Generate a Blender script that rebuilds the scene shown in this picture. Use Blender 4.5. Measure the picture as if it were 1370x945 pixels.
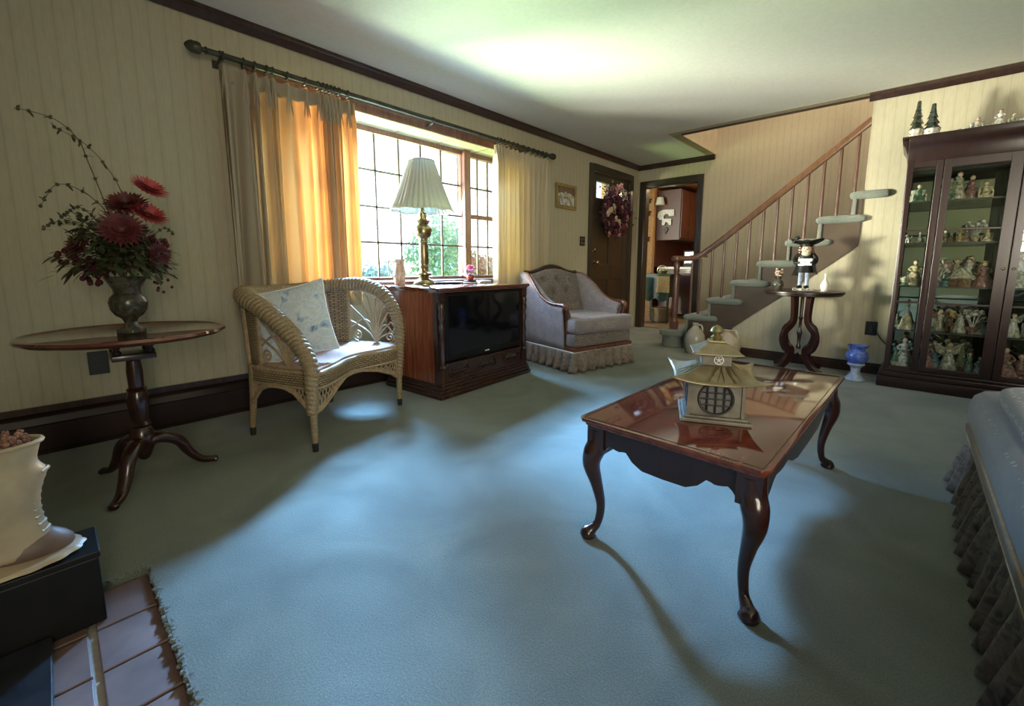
import bpy, bmesh, math, random
from math import sin, cos, pi, radians, sqrt, atan2
from mathutils import Vector, Matrix
C = bpy.context.scene
COL = C.collection
for o in list(bpy.data.objects): bpy.data.objects.remove(o)

# ------------------------------------------------------------------ camera
YAW, PITCH, ROLL = 0.729886, 0.135026, 0.0049667
F_PX, CX, CY, CAM_H = 573.12, 704.88, 432.63, 0.96
fw = Vector((-sin(YAW)*cos(PITCH), cos(YAW)*cos(PITCH), -sin(PITCH)))
r0 = Vector((cos(YAW), sin(YAW), 0)); u0 = r0.cross(fw)
rt = r0*cos(ROLL)+u0*sin(ROLL); up = -r0*sin(ROLL)+u0*cos(ROLL)
cd = bpy.data.cameras.new('camera'); cam = bpy.data.objects.new('camera', cd); COL.objects.link(cam)
cam.matrix_world = Matrix(((rt.x, up.x, -fw.x, 0), (rt.y, up.y, -fw.y, 0), (rt.z, up.z, -fw.z, CAM_H), (0, 0, 0, 1)))
cd.sensor_fit = 'HORIZONTAL'; cd.sensor_width = 36; cd.lens = F_PX/1370*36
cd.shift_x = (685-CX)/1370; cd.shift_y = -(472.5-CY)/1370
cd.clip_start = 0.02; cd.clip_end = 200
C.camera = cam

# ------------------------------------------------------------------ world, sun, lights, exposure
W = bpy.data.worlds.new('sky'); C.world = W; W.use_nodes = True
wn = W.node_tree; wn.nodes.clear()
tc = wn.nodes.new('ShaderNodeTexCoord'); sp = wn.nodes.new('ShaderNodeSeparateXYZ'); cr = wn.nodes.new('ShaderNodeValToRGB')
bg = wn.nodes.new('ShaderNodeBackground'); ow = wn.nodes.new('ShaderNodeOutputWorld')
wn.links.new(tc.outputs['Generated'], sp.inputs[0]); wn.links.new(sp.outputs['Z'], cr.inputs[0])
wn.links.new(cr.outputs[0], bg.inputs[0]); wn.links.new(bg.outputs[0], ow.inputs[0])
cr.color_ramp.elements[0].position = 0.0; cr.color_ramp.elements[0].color = (0.95, 0.98, 1.0, 1)
cr.color_ramp.elements[1].position = 0.55; cr.color_ramp.elements[1].color = (0.30, 0.56, 1.0, 1)
bg.inputs[1].default_value = 3.4

def light(name, kind, loc, target, energy, color, **kw):
    l = bpy.data.lights.new(name, kind); l.energy = energy; l.color = color
    for k, v in kw.items(): setattr(l, k, v)
    o = bpy.data.objects.new(name, l); COL.objects.link(o); o.location = loc
    d = Vector(target)-Vector(loc); o.rotation_euler = d.to_track_quat('-Z', 'Y').to_euler()
    return o
SUN_DIR = Vector((.50, -.74, -.24))
light('sun', 'SUN', Vector((-3, 2, 2))-SUN_DIR*6, (-3, 2, 2), 3.6, (1.0, 0.72, 0.42), angle=radians(0.8))
# sky light entering through the big window; rear and stairwell fill lights added
light('sky_opening', 'AREA', (-4.7, 3.05, 3.02), (-1.5, 0.45, 0.0), 1600, (0.23, 0.53, 1.0), shape='RECTANGLE', size=1.0, size_y=1.0, spread=radians(62))
light('window_daylight', 'AREA', (-3.60, 2.30, 1.50), (-1.4, 2.1, 0.4), 85, (0.50, 0.70, 1.0), shape='RECTANGLE', size=1.3, size_y=1.15, spread=radians(150))
light('garden_glow', 'AREA', (-5.6, 0.30, 1.05), (0.0, 4.9, 1.35), 330, (1.0, 0.98, 0.74), shape='RECTANGLE', size=0.8, size_y=0.8, spread=radians(80))
light('lawn_bounce', 'AREA', (-6.6, 2.9, 0.55), (-0.6, 2.9, 2.2), 350, (0.70, 1.0, 0.30), shape='RECTANGLE', size=4.0, size_y=1.4, spread=radians(120))
light('rear_fill_light', 'AREA', (1.85, -0.74, 1.43), (-1.6, 3.2, 1.3), 118, (1.0, 0.90, 0.68), shape='RECTANGLE', size=1.5, size_y=1.3, spread=radians(140))  # unseen fill added behind the camera to brighten the walls
light('stairwell_fill_light', 'AREA', (-0.6, 5.55, 4.6), (-0.6, 5.6, 0.0), 110, (1.0, 0.82, 0.66), shape='RECTANGLE', size=1.6, size_y=0.9)  # unseen fill added in the shaft to brighten the stair wall
light('kitchen_ceiling_lamp', 'AREA', (-2.2, 7.6, 2.38), (-2.5, 7.6, 0.0), 17, (1.0, 0.72, 0.45), shape='RECTANGLE', size=0.8, size_y=0.8)
vs = C.view_settings; vs.view_transform = 'Standard'; vs.look = 'None'; vs.gamma = 1.0; vs.use_curve_mapping = False
vs.exposure = 0.0
C.cycles.max_bounces = 10; C.cycles.diffuse_bounces = 5; C.cycles.glossy_bounces = 4; C.cycles.transparent_max_bounces = 16
C.cycles.sample_clamp_indirect = 6.0; C.cycles.use_denoising = True
C.cycles.caustics_reflective = False; C.cycles.caustics_refractive = False

# ------------------------------------------------------------------ materials
def nd(nt, t, **kw):
    n = nt.nodes.new(t)
    for k, v in kw.items():
        if k in n.inputs: n.inputs[k].default_value = v
        else: setattr(n, k, v)
    return n
def base(name, color, rough=0.5, metal=0.0, **kw):
    m = bpy.data.materials.new(name); m.use_nodes = True
    b = m.node_tree.nodes['Principled BSDF']
    b.inputs['Base Color'].default_value = (*color, 1); b.inputs['Roughness'].default_value = rough; b.inputs['Metallic'].default_value = metal
    for k, v in kw.items(): b.inputs[k.replace('_', ' ')].default_value = v
    return m, m.node_tree, b
def ramp(nt, src, stops):
    r = nt.nodes.new('ShaderNodeValToRGB'); e = r.color_ramp.elements
    while len(e) < len(stops): e.new(0.5)
    for i, (p, c) in enumerate(stops): e[i].position = p; e[i].color = (*c, 1)
    nt.links.new(src, r.inputs[0]); return r.outputs[0]
def coords(nt, scale=(1, 1, 1)):
    t = nt.nodes.new('ShaderNodeTexCoord'); mp = nt.nodes.new('ShaderNodeMapping'); mp.inputs['Scale'].default_value = scale
    nt.links.new(t.outputs['Object'], mp.inputs[0]); return mp.outputs[0]
def bump(nt, b, src, strength, dist=0.01):
    n = nt.nodes.new('ShaderNodeBump'); n.inputs['Strength'].default_value = strength; n.inputs['Distance'].default_value = dist
    nt.links.new(src, n.inputs['Height']); nt.links.new(n.outputs[0], b.inputs['Normal']); return n
def noisy(name, c1, c2, scale=8, rough=0.5, metal=0, stretch=(1, 1, 1), detail=4, bs=0.0, bd=0.005, lo=0.35, hi=0.65, **kw):
    m, nt, b = base(name, c1, rough, metal, **kw)
    n = nd(nt, 'ShaderNodeTexNoise', Scale=scale, Detail=detail); nt.links.new(coords(nt, stretch), n.inputs['Vector'])
    nt.links.new(ramp(nt, n.outputs['Fac'], [(lo, c1), (hi, c2)]), b.inputs['Base Color'])
    if bs: bump(nt, b, n.outputs['Fac'], bs, bd)
    return m
def wood(name, c1, c2, rough=0.25, stretch=(6, 6, 0.7), coat=0.3, scale=7):
    m, nt, b = base(name, c1, rough); b.inputs['Coat Weight'].default_value = coat; b.inputs['Coat Roughness'].default_value = 0.08
    v = coords(nt, stretch)
    n = nd(nt, 'ShaderNodeTexNoise', Scale=scale, Detail=6, Distortion=0.6); nt.links.new(v, n.inputs['Vector'])
    nt.links.new(ramp(nt, n.outputs['Fac'], [(0.3, c1), (0.52, tuple((a+b_)/2 for a, b_ in zip(c1, c2))), (0.7, c2)]), b.inputs['Base Color'])
    bump(nt, b, n.outputs['Fac'], 0.05, 0.002); return m

def wallpaper():
    m, nt, b = base('wallpaper', (.5, .45, .33), 0.7)
    t = nt.nodes.new('ShaderNodeTexCoord'); s = nt.nodes.new('ShaderNodeSeparateXYZ'); nt.links.new(t.outputs['Object'], s.inputs[0])
    a = nd(nt, 'ShaderNodeMath', operation='ADD'); nt.links.new(s.outputs[0], a.inputs[0]); nt.links.new(s.outputs[1], a.inputs[1])
    mu = nd(nt, 'ShaderNodeMath', operation='MULTIPLY'); mu.inputs[1].default_value = 1/0.072; nt.links.new(a.outputs[0], mu.inputs[0])
    fr = nd(nt, 'ShaderNodeMath', operation='FRACT'); nt.links.new(mu.outputs[0], fr.inputs[0])
    col = ramp(nt, fr.outputs[0], [(0.0, (.405, .36, .255)), (0.05, (.365, .325, .225)), (0.1, (.425, .38, .27)), (0.45, (.44, .395, .285)), (0.5, (.405, .365, .26)), (0.56, (.44, .395, .285)), (0.95, (.425, .38, .27)), (1.0, (.405, .36, .255))])
    n = nd(nt, 'ShaderNodeTexNoise', Scale=60, Detail=4); nt.links.new(coords(nt, (1, 1, .25)), n.inputs['Vector'])
    mx = nd(nt, 'ShaderNodeMix', data_type='RGBA', blend_type='MULTIPLY'); mx.inputs['Factor'].default_value = 0.35
    nt.links.new(col, mx.inputs[6]); nt.links.new(ramp(nt, n.outputs['Fac'], [(.3, (.75, .75, .75)), (.7, (1, 1, 1))]), mx.inputs[7])
    nt.links.new(mx.outputs[2], b.inputs['Base Color']); bump(nt, b, n.outputs['Fac'], .1, .002); return m
def carpet(name, k=1.0):
    m, nt, b = base(name, (.16, .25, .23), 0.95); b.inputs['Specular IOR Level'].default_value = 0.1
    b.inputs['Sheen Weight'].default_value = 0.25
    v = coords(nt)
    big = nd(nt, 'ShaderNodeTexNoise', Scale=2.2, Detail=5, Distortion=1.2); nt.links.new(v, big.inputs['Vector'])
    fine = nd(nt, 'ShaderNodeTexNoise', Scale=210, Detail=6, Roughness=.7); nt.links.new(v, fine.inputs['Vector'])
    c = ramp(nt, big.outputs['Fac'], [(.3, (.150*k, .172*k, .148*k)), (.7, (.240*k, .265*k, .225*k))])
    mx = nd(nt, 'ShaderNodeMix', data_type='RGBA', blend_type='MULTIPLY'); mx.inputs['Factor'].default_value = .8
    nt.links.new(c, mx.inputs[6]); nt.links.new(ramp(nt, fine.outputs['Fac'], [(.34, (.42, .42, .42)), (.66, (1, 1, 1))]), mx.inputs[7])
    nt.links.new(mx.outputs[2], b.inputs['Base Color']); bump(nt, b, fine.outputs['Fac'], .8, .007); return m
def tiles():
    m = noisy('quarry_tile', (.11, .065, .055), (.17, .105, .09), 9, .55, bs=.2); return m
def fabric_dots(name, c1, c2, dot, sc=55):
    m, nt, b = base(name, c1, .85); b.inputs['Sheen Weight'].default_value = .3
    v = coords(nt)
    n = nd(nt, 'ShaderNodeTexNoise', Scale=14, Detail=5); nt.links.new(v, n.inputs['Vector'])
    vo = nd(nt, 'ShaderNodeTexVoronoi', Scale=sc); vo.inputs['Randomness'].default_value = .35; nt.links.new(v, vo.inputs['Vector'])
    mask = ramp(nt, vo.outputs['Distance'], [(.16, (1, 1, 1)), (.24, (0, 0, 0))])
    mx = nd(nt, 'ShaderNodeMix', data_type='RGBA'); nt.links.new(mask, mx.inputs[0])
    nt.links.new(ramp(nt, n.outputs['Fac'], [(.35, c1), (.65, c2)]), mx.inputs[6]); mx.inputs[7].default_value = (*dot, 1)
    nt.links.new(mx.outputs[2], b.inputs['Base Color'])
    f = nd(nt, 'ShaderNodeTexNoise', Scale=400, Detail=2); nt.links.new(v, f.inputs['Vector']); bump(nt, b, f.outputs['Fac'], .3, .002); return m
def blotch(name, cols, sc=30, rough=.8):
    m, nt, b = base(name, cols[0], rough); v = coords(nt)
    n = nd(nt, 'ShaderNodeTexNoise', Scale=sc, Detail=6, Distortion=1.0); nt.links.new(v, n.inputs['Vector'])
    k = len(cols); nt.links.new(ramp(nt, n.outputs['Fac'], [(.28+.46*i/(k-1), c) for i, c in enumerate(cols)]), b.inputs['Base Color']); return m
def wicker(name, c1, c2, sc=95):
    m, nt, b = base(name, c1, .55)
    t = nt.nodes.new('ShaderNodeTexCoord'); s = nt.nodes.new('ShaderNodeSeparateXYZ'); nt.links.new(t.outputs['Object'], s.inputs[0])
    a = nd(nt, 'ShaderNodeMath', operation='ADD'); nt.links.new(s.outputs[0], a.inputs[0]); nt.links.new(s.outputs[1], a.inputs[1])
    cb = nt.nodes.new('ShaderNodeCombineXYZ'); nt.links.new(a.outputs[0], cb.inputs[0]); nt.links.new(s.outputs[2], cb.inputs[1])
    br = nt.nodes.new('ShaderNodeTexBrick'); br.inputs['Scale'].default_value = sc/3; br.inputs['Mortar Size'].default_value = .06
    br.inputs['Brick Width'].default_value = .8; br.inputs['Row Height'].default_value = .38
    br.inputs['Color1'].default_value = (*c1, 1); br.inputs['Color2'].default_value = (*c2, 1); br.inputs['Mortar'].default_value = (*[x*.22 for x in c1], 1)
    nt.links.new(cb.outputs[0], br.inputs['Vector']); nt.links.new(br.outputs['Color'], b.inputs['Base Color'])
    inv = nd(nt, 'ShaderNodeMath', operation='SUBTRACT'); inv.inputs[0].default_value = 1; nt.links.new(br.outputs['Fac'], inv.inputs[1])
    bump(nt, b, inv.outputs[0], .8, .006); return m
def glass(name, tint=(1, 1, 1), rough=0.02, k=1.0):
    m = bpy.data.materials.new(name); m.use_nodes = True; nt = m.node_tree; nt.nodes.clear()
    o = nt.nodes.new('ShaderNodeOutputMaterial'); t = nt.nodes.new('ShaderNodeBsdfTransparent'); g = nt.nodes.new('ShaderNodeBsdfGlossy')
    t.inputs[0].default_value = (*tint, 1); g.inputs['Roughness'].default_value = rough
    f = nd(nt, 'ShaderNodeFresnel', IOR=1.45); mu = nd(nt, 'ShaderNodeMath', operation='MULTIPLY'); mu.inputs[1].default_value = k
    mx = nt.nodes.new('ShaderNodeMixShader'); nt.links.new(f.outputs[0], mu.inputs[0]); nt.links.new(mu.outputs[0], mx.inputs[0])
    nt.links.new(t.outputs[0], mx.inputs[1]); nt.links.new(g.outputs[0], mx.inputs[2]); nt.links.new(mx.outputs[0], o.inputs[0]); return m
def cloth(name, col, trans, k=.4, fine=300):
    m = bpy.data.materials.new(name); m.use_nodes = True; nt = m.node_tree; nt.nodes.clear()
    o = nt.nodes.new('ShaderNodeOutputMaterial'); d = nt.nodes.new('ShaderNodeBsdfDiffuse'); t = nt.nodes.new('ShaderNodeBsdfTranslucent')
    d.inputs[0].default_value = (*col, 1); t.inputs[0].default_value = (*trans, 1)
    mx = nt.nodes.new('ShaderNodeMixShader'); mx.inputs[0].default_value = k
    nt.links.new(d.outputs[0], mx.inputs[1]); nt.links.new(t.outputs[0], mx.inputs[2]); nt.links.new(mx.outputs[0], o.inputs[0])
    n = nd(nt, 'ShaderNodeTexNoise', Scale=fine, Detail=2); nt.links.new(coords(nt), n.inputs['Vector'])
    bp = nt.nodes.new('ShaderNodeBump'); bp.inputs['Strength'].default_value = .25; bp.inputs['Distance'].default_value = .002
    nt.links.new(n.outputs['Fac'], bp.inputs['Height']); nt.links.new(bp.outputs[0], d.inputs['Normal']); return m
def emit(name, col, s):
    m = bpy.data.materials.new(name); m.use_nodes = True; b = m.node_tree.nodes['Principled BSDF']
    b.inputs['Base Color'].default_value = (0, 0, 0, 1); b.inputs['Emission Color'].default_value = (*col, 1); b.inputs['Emission Strength'].default_value = s; return m

M = {}
M['paper'] = wallpaper()
M['carpet'] = carpet('teal_carpet'); M['stair_carpet'] = carpet('stair_carpet', 1.25)
M['ceiling'] = noisy('ceiling_paint', (.66, .66, .62), (.70, .70, .66), 40, .8, bs=.1)
M['trim'] = wood('dark_trim', (.018, .009, .007), (.05, .022, .016), .3)
M['olive'] = wood('olive_brown_trim', (.026, .019, .012), (.042, .031, .020), .35)
M['winwood'] = wood('window_wood', (.13, .055, .035), (.24, .11, .07), .35)
M['recess'] = noisy('cream_recess_paint', (.62, .58, .44), (.68, .64, .50), 3, .6)
M['white'] = noisy('white_paint', (.72, .72, .68), (.78, .78, .74), 9, .5)
M['maho'] = wood('mahogany', (.017, .006, .005), (.036, .011, .008), .25, coat=.25)
M['maho_top'] = wood('mahogany_top', (.060, .012, .007), (.14, .032, .016), .07, stretch=(6, .8, 6), coat=1.0)
M['maho_dark'] = wood('dark_mahogany', (.012, .0045, .004), (.024, .008, .006), .30, coat=.12)
M['console_side'] = wood('console_veneer', (.11, .022, .010), (.27, .075, .030), .22, stretch=(9, 9, .6), coat=.6)
M['console_dark'] = wood('console_front', (.020, .008, .006), (.05, .02, .013), .25)
M['oak'] = wood('stair_rail_wood', (.10, .045, .022), (.19, .090, .045), .3)
M['baluster'] = wood('baluster_wood', (.085, .036, .024), (.15, .066, .046), .32)
M['stringer'] = noisy('stringer_paint', (.050, .031, .018), (.075, .048, .028), 5, .5)
M['black'] = noisy('black_paint', (.003, .003, .003), (.006, .006, .006), 10, .5, Specular_IOR_Level=.25)
M['iron'] = noisy('black_iron', (.010, .010, .009), (.022, .021, .019), 20, .5)
M['screen'] = base('tv_screen', (.004, .004, .006), .06)[0]
M['brass'] = noisy('antique_brass', (.22, .17, .09), (.36, .29, .16), 12, .30, 1.0)
M['brass_dull'] = noisy('aged_brass', (.18, .15, .07), (.30, .25, .12), 14, .42, .8)
M['rod'] = noisy('bronze_rod', (.045, .042, .030), (.085, .078, .055), 14, .4, .6)
M['glass'] = glass('window_glass', (1, 1, 1), .01, .6); M['cab_glass'] = glass('cabinet_glass', (.93, .96, .93), .02, .8)
M['mirror'] = base('mirror', (.62, .66, .58), .03, 1.0)[0]
M['curtain'] = cloth('curtain_cloth', (.38, .33, .245), (.80, .26, .055), .15)
M['lining'] = cloth('curtain_right_cloth', (.52, .44, .31), (.70, .36, .13), .16)
M['shade'] = cloth('lamp_shade_cloth', (.70, .70, .64), (.55, .58, .52), .30)
M['wicker'] = wicker('wicker_weave', (.26, .18, .095), (.38, .275, .155))
M['cane'] = noisy('wicker_cane', (.18, .125, .065), (.33, .245, .135), 120, .5, bs=.3, bd=.003)
M['canepale'] = noisy('pale_cane', (.26, .185, .10), (.38, .275, .165), 60, .5)
M['seatpink'] = noisy('woven_seat', (.42, .25, .18), (.50, .33, .25), 70, .7, bs=.15, Specular_IOR_Level=.15)
M['pillow'] = blotch('floral_pillow', [(.12, .20, .34), (.36, .46, .58), (.62, .66, .70), (.48, .55, .58), (.60, .66, .72), (.52, .38, .46)], 12)
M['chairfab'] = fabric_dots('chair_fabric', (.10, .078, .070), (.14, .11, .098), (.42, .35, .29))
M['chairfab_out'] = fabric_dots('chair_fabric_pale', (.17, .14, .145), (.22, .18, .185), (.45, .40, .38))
M['sofafab'] = fabric_dots('sofa_fabric', (.045, .046, .045), (.064, .065, .062), (.22, .21, .16), 34)
M['ruffle'] = blotch('floral_ruffle', [(.07, .055, .05), (.16, .12, .10), (.23, .18, .15), (.13, .115, .10), (.20, .155, .13)], 22)
M['sofarail'] = wood('sofa_rail_wood', (.07, .045, .03), (.15, .10, .07), .3)
M['tile'] = tiles(); M['grout'] = noisy('grout', (.30, .27, .24), (.38, .34, .30), 60, .8)
M['slate'] = noisy('slate', (.010, .011, .014), (.020, .022, .028), 12, .35); M['stone'] = noisy('pale_stone', (.30, .28, .27), (.45, .42, .40), 14, .7)
M['boot'] = noisy('boot_ceramic', (.30, .24, .15), (.40, .33, .22), 11, .45, bs=.1); M['boot_foot'] = noisy('boot_vamp', (.09, .055, .042), (.15, .095, .075), 11, .5)
M['boot_base'] = noisy('boot_base', (.34, .25, .16), (.44, .34, .23), 8, .4)
M['dried'] = noisy('dried_flowers', (.14, .06, .045), (.34, .19, .13), 60, .8)
M['pewter'] = blotch('mottled_urn', [(.015, .018, .012), (.06, .055, .04), (.15, .14, .11)], 26, .25)
M['leaf'] = noisy('leaf', (.022, .035, .014), (.075, .085, .035), 30, .5); M['leafred'] = noisy('red_leaf', (.045, .012, .012), (.11, .030, .024), 30, .6)
M['redflower'] = noisy('dark_red_petal', (.055, .008, .010), (.13, .022, .022), 30, .6); M['coral'] = noisy('coral_petal', (.26, .025, .030), (.40, .055, .055), 30, .6)
M['berry'] = noisy('berry', (.045, .006, .010), (.09, .015, .018), 20, .25); M['twig'] = noisy('twig', (.07, .045, .025), (.14, .09, .05), 50, .7)
M['chairwood'] = wood('chair_arm_wood', (.09, .030, .014), (.17, .062, .028), .22)
M['pink'] = noisy('pink_petal', (.50, .07, .16), (.65, .18, .28), 30, .6); M['pinkglass'] = base('pink_glass_bowl', (.42, .07, .10), .12)[0]
M['porc'] = base('white_porcelain', (.72, .70, .64), .18)[0]; M['porcpat'] = blotch('patterned_porcelain', [(.75, .70, .62), (.72, .66, .58), (.55, .32, .24), (.76, .70, .62)], 22, .2)
M['jug'] = noisy('stoneware_glaze', (.27, .24, .19), (.36, .33, .27), 6, .25); M['jug2'] = noisy('salt_glaze', (.36, .30, .22), (.48, .41, .31), 6, .35)
M['bluegl'] = blotch('blue_glass', [(.02, .04, .22), (.07, .12, .42), (.20, .28, .55)], 14, .1); M['paleblue'] = blotch('pale_blue_glass', [(.14, .20, .36), (.30, .36, .48), (.40, .44, .50)], 22, .12)
M['skin'] = base('porcelain_skin', (.58, .42, .32), .4)[0]
M['lantern'] = noisy('lantern_gilt', (.20, .165, .10), (.30, .25, .16), 25, .38, .55, bs=.1); M['lantern_wall'] = noisy('lantern_wall', (.10, .09, .07), (.16, .145, .115), 25, .5)
M['frost'] = base('lantern_pane', (.20, .20, .20), .12, Transmission_Weight=.35)[0]
M['gold'] = noisy('gold_frame', (.24, .18, .06), (.38, .29, .11), 30, .4, .5)
M['snowpic'] = blotch('winter_print', [(.05, .045, .03), (.30, .27, .20), (.62, .62, .58), (.70, .70, .68)], 14, .5)
M['kwood'] = wood('kitchen_cabinet', (.045, .010, .006), (.085, .022, .010), .45, coat=.05); M['ktan'] = noisy('kitchen_wallpaper', (.55, .30, .12), (.66, .39, .18), 24, .6)
M['kgreen'] = noisy('green_paint', (.012, .028, .024), (.022, .045, .037), 12, .5); M['quilt'] = blotch('patchwork', [(.45, .12, .05), (.55, .35, .14), (.35, .20, .08), (.60, .42, .20)], 30)
M['kbrick'] = blotch('kitchen_tile', [(.05, .018, .012), (.14, .05, .035), (.07, .02, .015), (.18, .09, .07)], 12, .4)
M['kfloor'] = noisy('kitchen_floor', (.30, .22, .12), (.40, .30, .17), 5, .4)
M['lawn'] = noisy('lawn_grass', (.30, .52, .10), (.42, .62, .18), 3, .9, bs=.4, bd=.03)
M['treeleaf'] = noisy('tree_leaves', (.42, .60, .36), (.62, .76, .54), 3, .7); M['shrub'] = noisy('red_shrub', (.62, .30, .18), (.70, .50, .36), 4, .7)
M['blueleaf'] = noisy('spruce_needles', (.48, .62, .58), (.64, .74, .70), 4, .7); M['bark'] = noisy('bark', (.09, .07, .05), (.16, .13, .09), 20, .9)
M['outlet'] = base('black_outlet_plastic', (.008, .008, .008), .35)[0]; M['heater'] = noisy('heater_enamel', (.016, .008, .007), (.030, .014, .011), 4, .3)
M['paper_white'] = base('white_paper', (.72, .72, .70), .6)[0]; M['cordpale'] = base('pale_cord', (.30, .27, .20), .5)[0]

# ------------------------------------------------------------------ mesh builder
class MB:
    def __init__(s, xf=None): s.v = []; s.f = []; s.mi = []; s.k = 0; s.xf = xf
    def add(s, vs, fs):
        n = len(s.v)
        s.v += [tuple(s.xf @ Vector(p)) if s.xf else tuple(p) for p in vs]
        s.f += [tuple(i+n for i in f) for f in fs]; s.mi += [s.k]*len(fs); return s
    def box(s, x0, x1, y0, y1, z0, z1):
        return s.add([(x0, y0, z0), (x1, y0, z0), (x1, y1, z0), (x0, y1, z0), (x0, y0, z1), (x1, y0, z1), (x1, y1, z1), (x0, y1, z1)],
                     [(0, 3, 2, 1), (4, 5, 6, 7), (0, 1, 5, 4), (1, 2, 6, 5), (2, 3, 7, 6), (3, 0, 4, 7)])
    def lathe(s, prof, c=(0, 0, 0), seg=24, fl=None, sx=1, sy=1):
        vs = []; fs = []; n = len(prof)
        for j in range(seg):
            a = 2*pi*j/seg
            for i, (r, z) in enumerate(prof):
                q = r*(fl(a, z) if fl else 1); vs.append((c[0]+q*cos(a)*sx, c[1]+q*sin(a)*sy, c[2]+z))
        for j in range(seg):
            k = (j+1) % seg
            for i in range(n-1): fs.append((j*n+i, k*n+i, k*n+i+1, j*n+i+1))
        if prof[0][0] > 1e-4: fs.append(tuple(j*n for j in range(seg))[::-1])
        if prof[-1][0] > 1e-4: fs.append(tuple(j*n+n-1 for j in range(seg)))
        return s.add(vs, fs)
    def ell(s, c, r, seg=12, rings=8):
        if not hasattr(r, '__len__'): r = (r, r, r)
        pr = [(max(1e-5, sin(pi*i/rings)), -cos(pi*i/rings)*r[2]) for i in range(rings+1)]
        return s.lathe(pr, c, seg, sx=r[0], sy=r[1])
    def tube(s, pts, r, seg=8, closed=False, flat=1.0):
        pts = [Vector(p) for p in pts]; n = len(pts); rr = r if hasattr(r, '__len__') else [r]*n
        vs = []; fs = []; u = None
        for i, p in enumerate(pts):
            a = pts[(i-1) % n] if (closed or i) else p; b = pts[(i+1) % n] if (closed or i < n-1) else p
            t = (b-a); t = t.normalized() if t.length > 1e-9 else Vector((0, 0, 1))
            if u is None: u = t.orthogonal().normalized() if abs(t.z) > .95 else t.cross(Vector((0, 0, 1))).normalized()
            else: u = (u - t*u.dot(t)); u = u.normalized() if u.length > 1e-6 else t.orthogonal().normalized()
            w = t.cross(u)
            for j in range(seg):
                q = 2*pi*j/seg; vs.append(p+u*cos(q)*rr[i]+w*sin(q)*rr[i]*flat)
        m = n if closed else n-1
        for i in range(m):
            for j in range(seg):
                a = i*seg+j; b = i*seg+(j+1) % seg; c2 = ((i+1) % n)*seg+(j+1) % seg; d = ((i+1) % n)*seg+j; fs.append((a, b, c2, d))
        if not closed: fs.append(tuple(range(seg))[::-1]); fs.append(tuple((n-1)*seg+j for j in range(seg)))
        return s.add(vs, fs)
    def prism(s, poly, a0, a1, axis='x'):
        def P(p, a): return {'x': (a, p[0], p[1]), 'y': (p[0], a, p[1]), 'z': (p[0], p[1], a)}[axis]
        n = len(poly); vs = [P(p, a0) for p in poly]+[P(p, a1) for p in poly]
        fs = [tuple(range(n))[::-1], tuple(range(n, 2*n))]+[(i, (i+1) % n, n+(i+1) % n, n+i) for i in range(n)]
        return s.add(vs, fs)
    def grid(s, fn, nu, nv, cu=False, cv=False):
        vs = [fn(i/(nu if cu else nu), j/(nv if cv else nv)) for i in range(nu if cu else nu+1) for j in range(nv if cv else nv+1)]
        J = nv if cv else nv+1; I = nu if cu else nu+1; fs = []
        for i in range(nu):
            for j in range(nv): fs.append((i*J+j, ((i+1) % I)*J+j, ((i+1) % I)*J+(j+1) % J, i*J+(j+1) % J))
        return s.add(vs, fs)
    def build(s, name, mat, parent=None, smooth=False, bevel=0, solid=0, sub=0, angle=40):
        me = bpy.data.meshes.new(name); me.from_pydata(s.v, [], s.f)
        for m in (mat if isinstance(mat, (list, tuple)) else [mat]): me.materials.append(M[m] if isinstance(m, str) else m)
        me.polygons.foreach_set('material_index', s.mi)
        bm = bmesh.new(); bm.from_mesh(me); bmesh.ops.recalc_face_normals(bm, faces=bm.faces)
        if bevel:
            bmesh.ops.remove_doubles(bm, verts=bm.verts, dist=1e-5)
            es = [e for e in bm.edges if len(e.link_faces) == 2 and e.calc_face_angle(0) > radians(35)]
            bmesh.ops.bevel(bm, geom=es, offset=bevel, segments=2, affect='EDGES', profile=.5, clamp_overlap=True)
        bm.to_mesh(me); bm.free()
        if smooth:
            me.polygons.foreach_set('use_smooth', [True]*len(me.polygons))
            me.set_sharp_from_angle(angle=radians(angle))
        o = bpy.data.objects.new(name, me); COL.objects.link(o)
        if parent: o.parent = parent
        if solid: md = o.modifiers.new('thick', 'SOLIDIFY'); md.thickness = solid; md.offset = 0
        if sub: md = o.modifiers.new('sub', 'SUBSURF'); md.levels = sub; md.render_levels = sub
        return o
def thing(name, label, cat, loc=(0, 0, 0), rz=0, group=None):
    o = bpy.data.objects.new(name, None); COL.objects.link(o); o.empty_display_size = .05
    o.location = loc; o.rotation_euler = (0, 0, rz); return tag(o, label, cat, group)
def tag(o, label, cat, group=None, kind=None):
    if label: o['label'] = label
    if cat: o['category'] = cat
    if group: o['group'] = group
    if kind: o['kind'] = kind
    return o
def struct(o, label=None):
    o['kind'] = 'structure'
    if label: o['label'] = label
    return o
def dup(r, loc=None, rz=None, label=None, group=None, name=None):
    c = r.copy(); COL.objects.link(c)
    if loc is not None: c.location = loc
    if rz is not None: c.rotation_euler = (0, 0, rz)
    if label: c['label'] = label
    if group: c['group'] = group
    for ch in list(r.children):
        d = ch.copy(); COL.objects.link(d); d.parent = c
        for g in list(ch.children):
            e = g.copy(); COL.objects.link(e); e.parent = d
    return c
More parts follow.
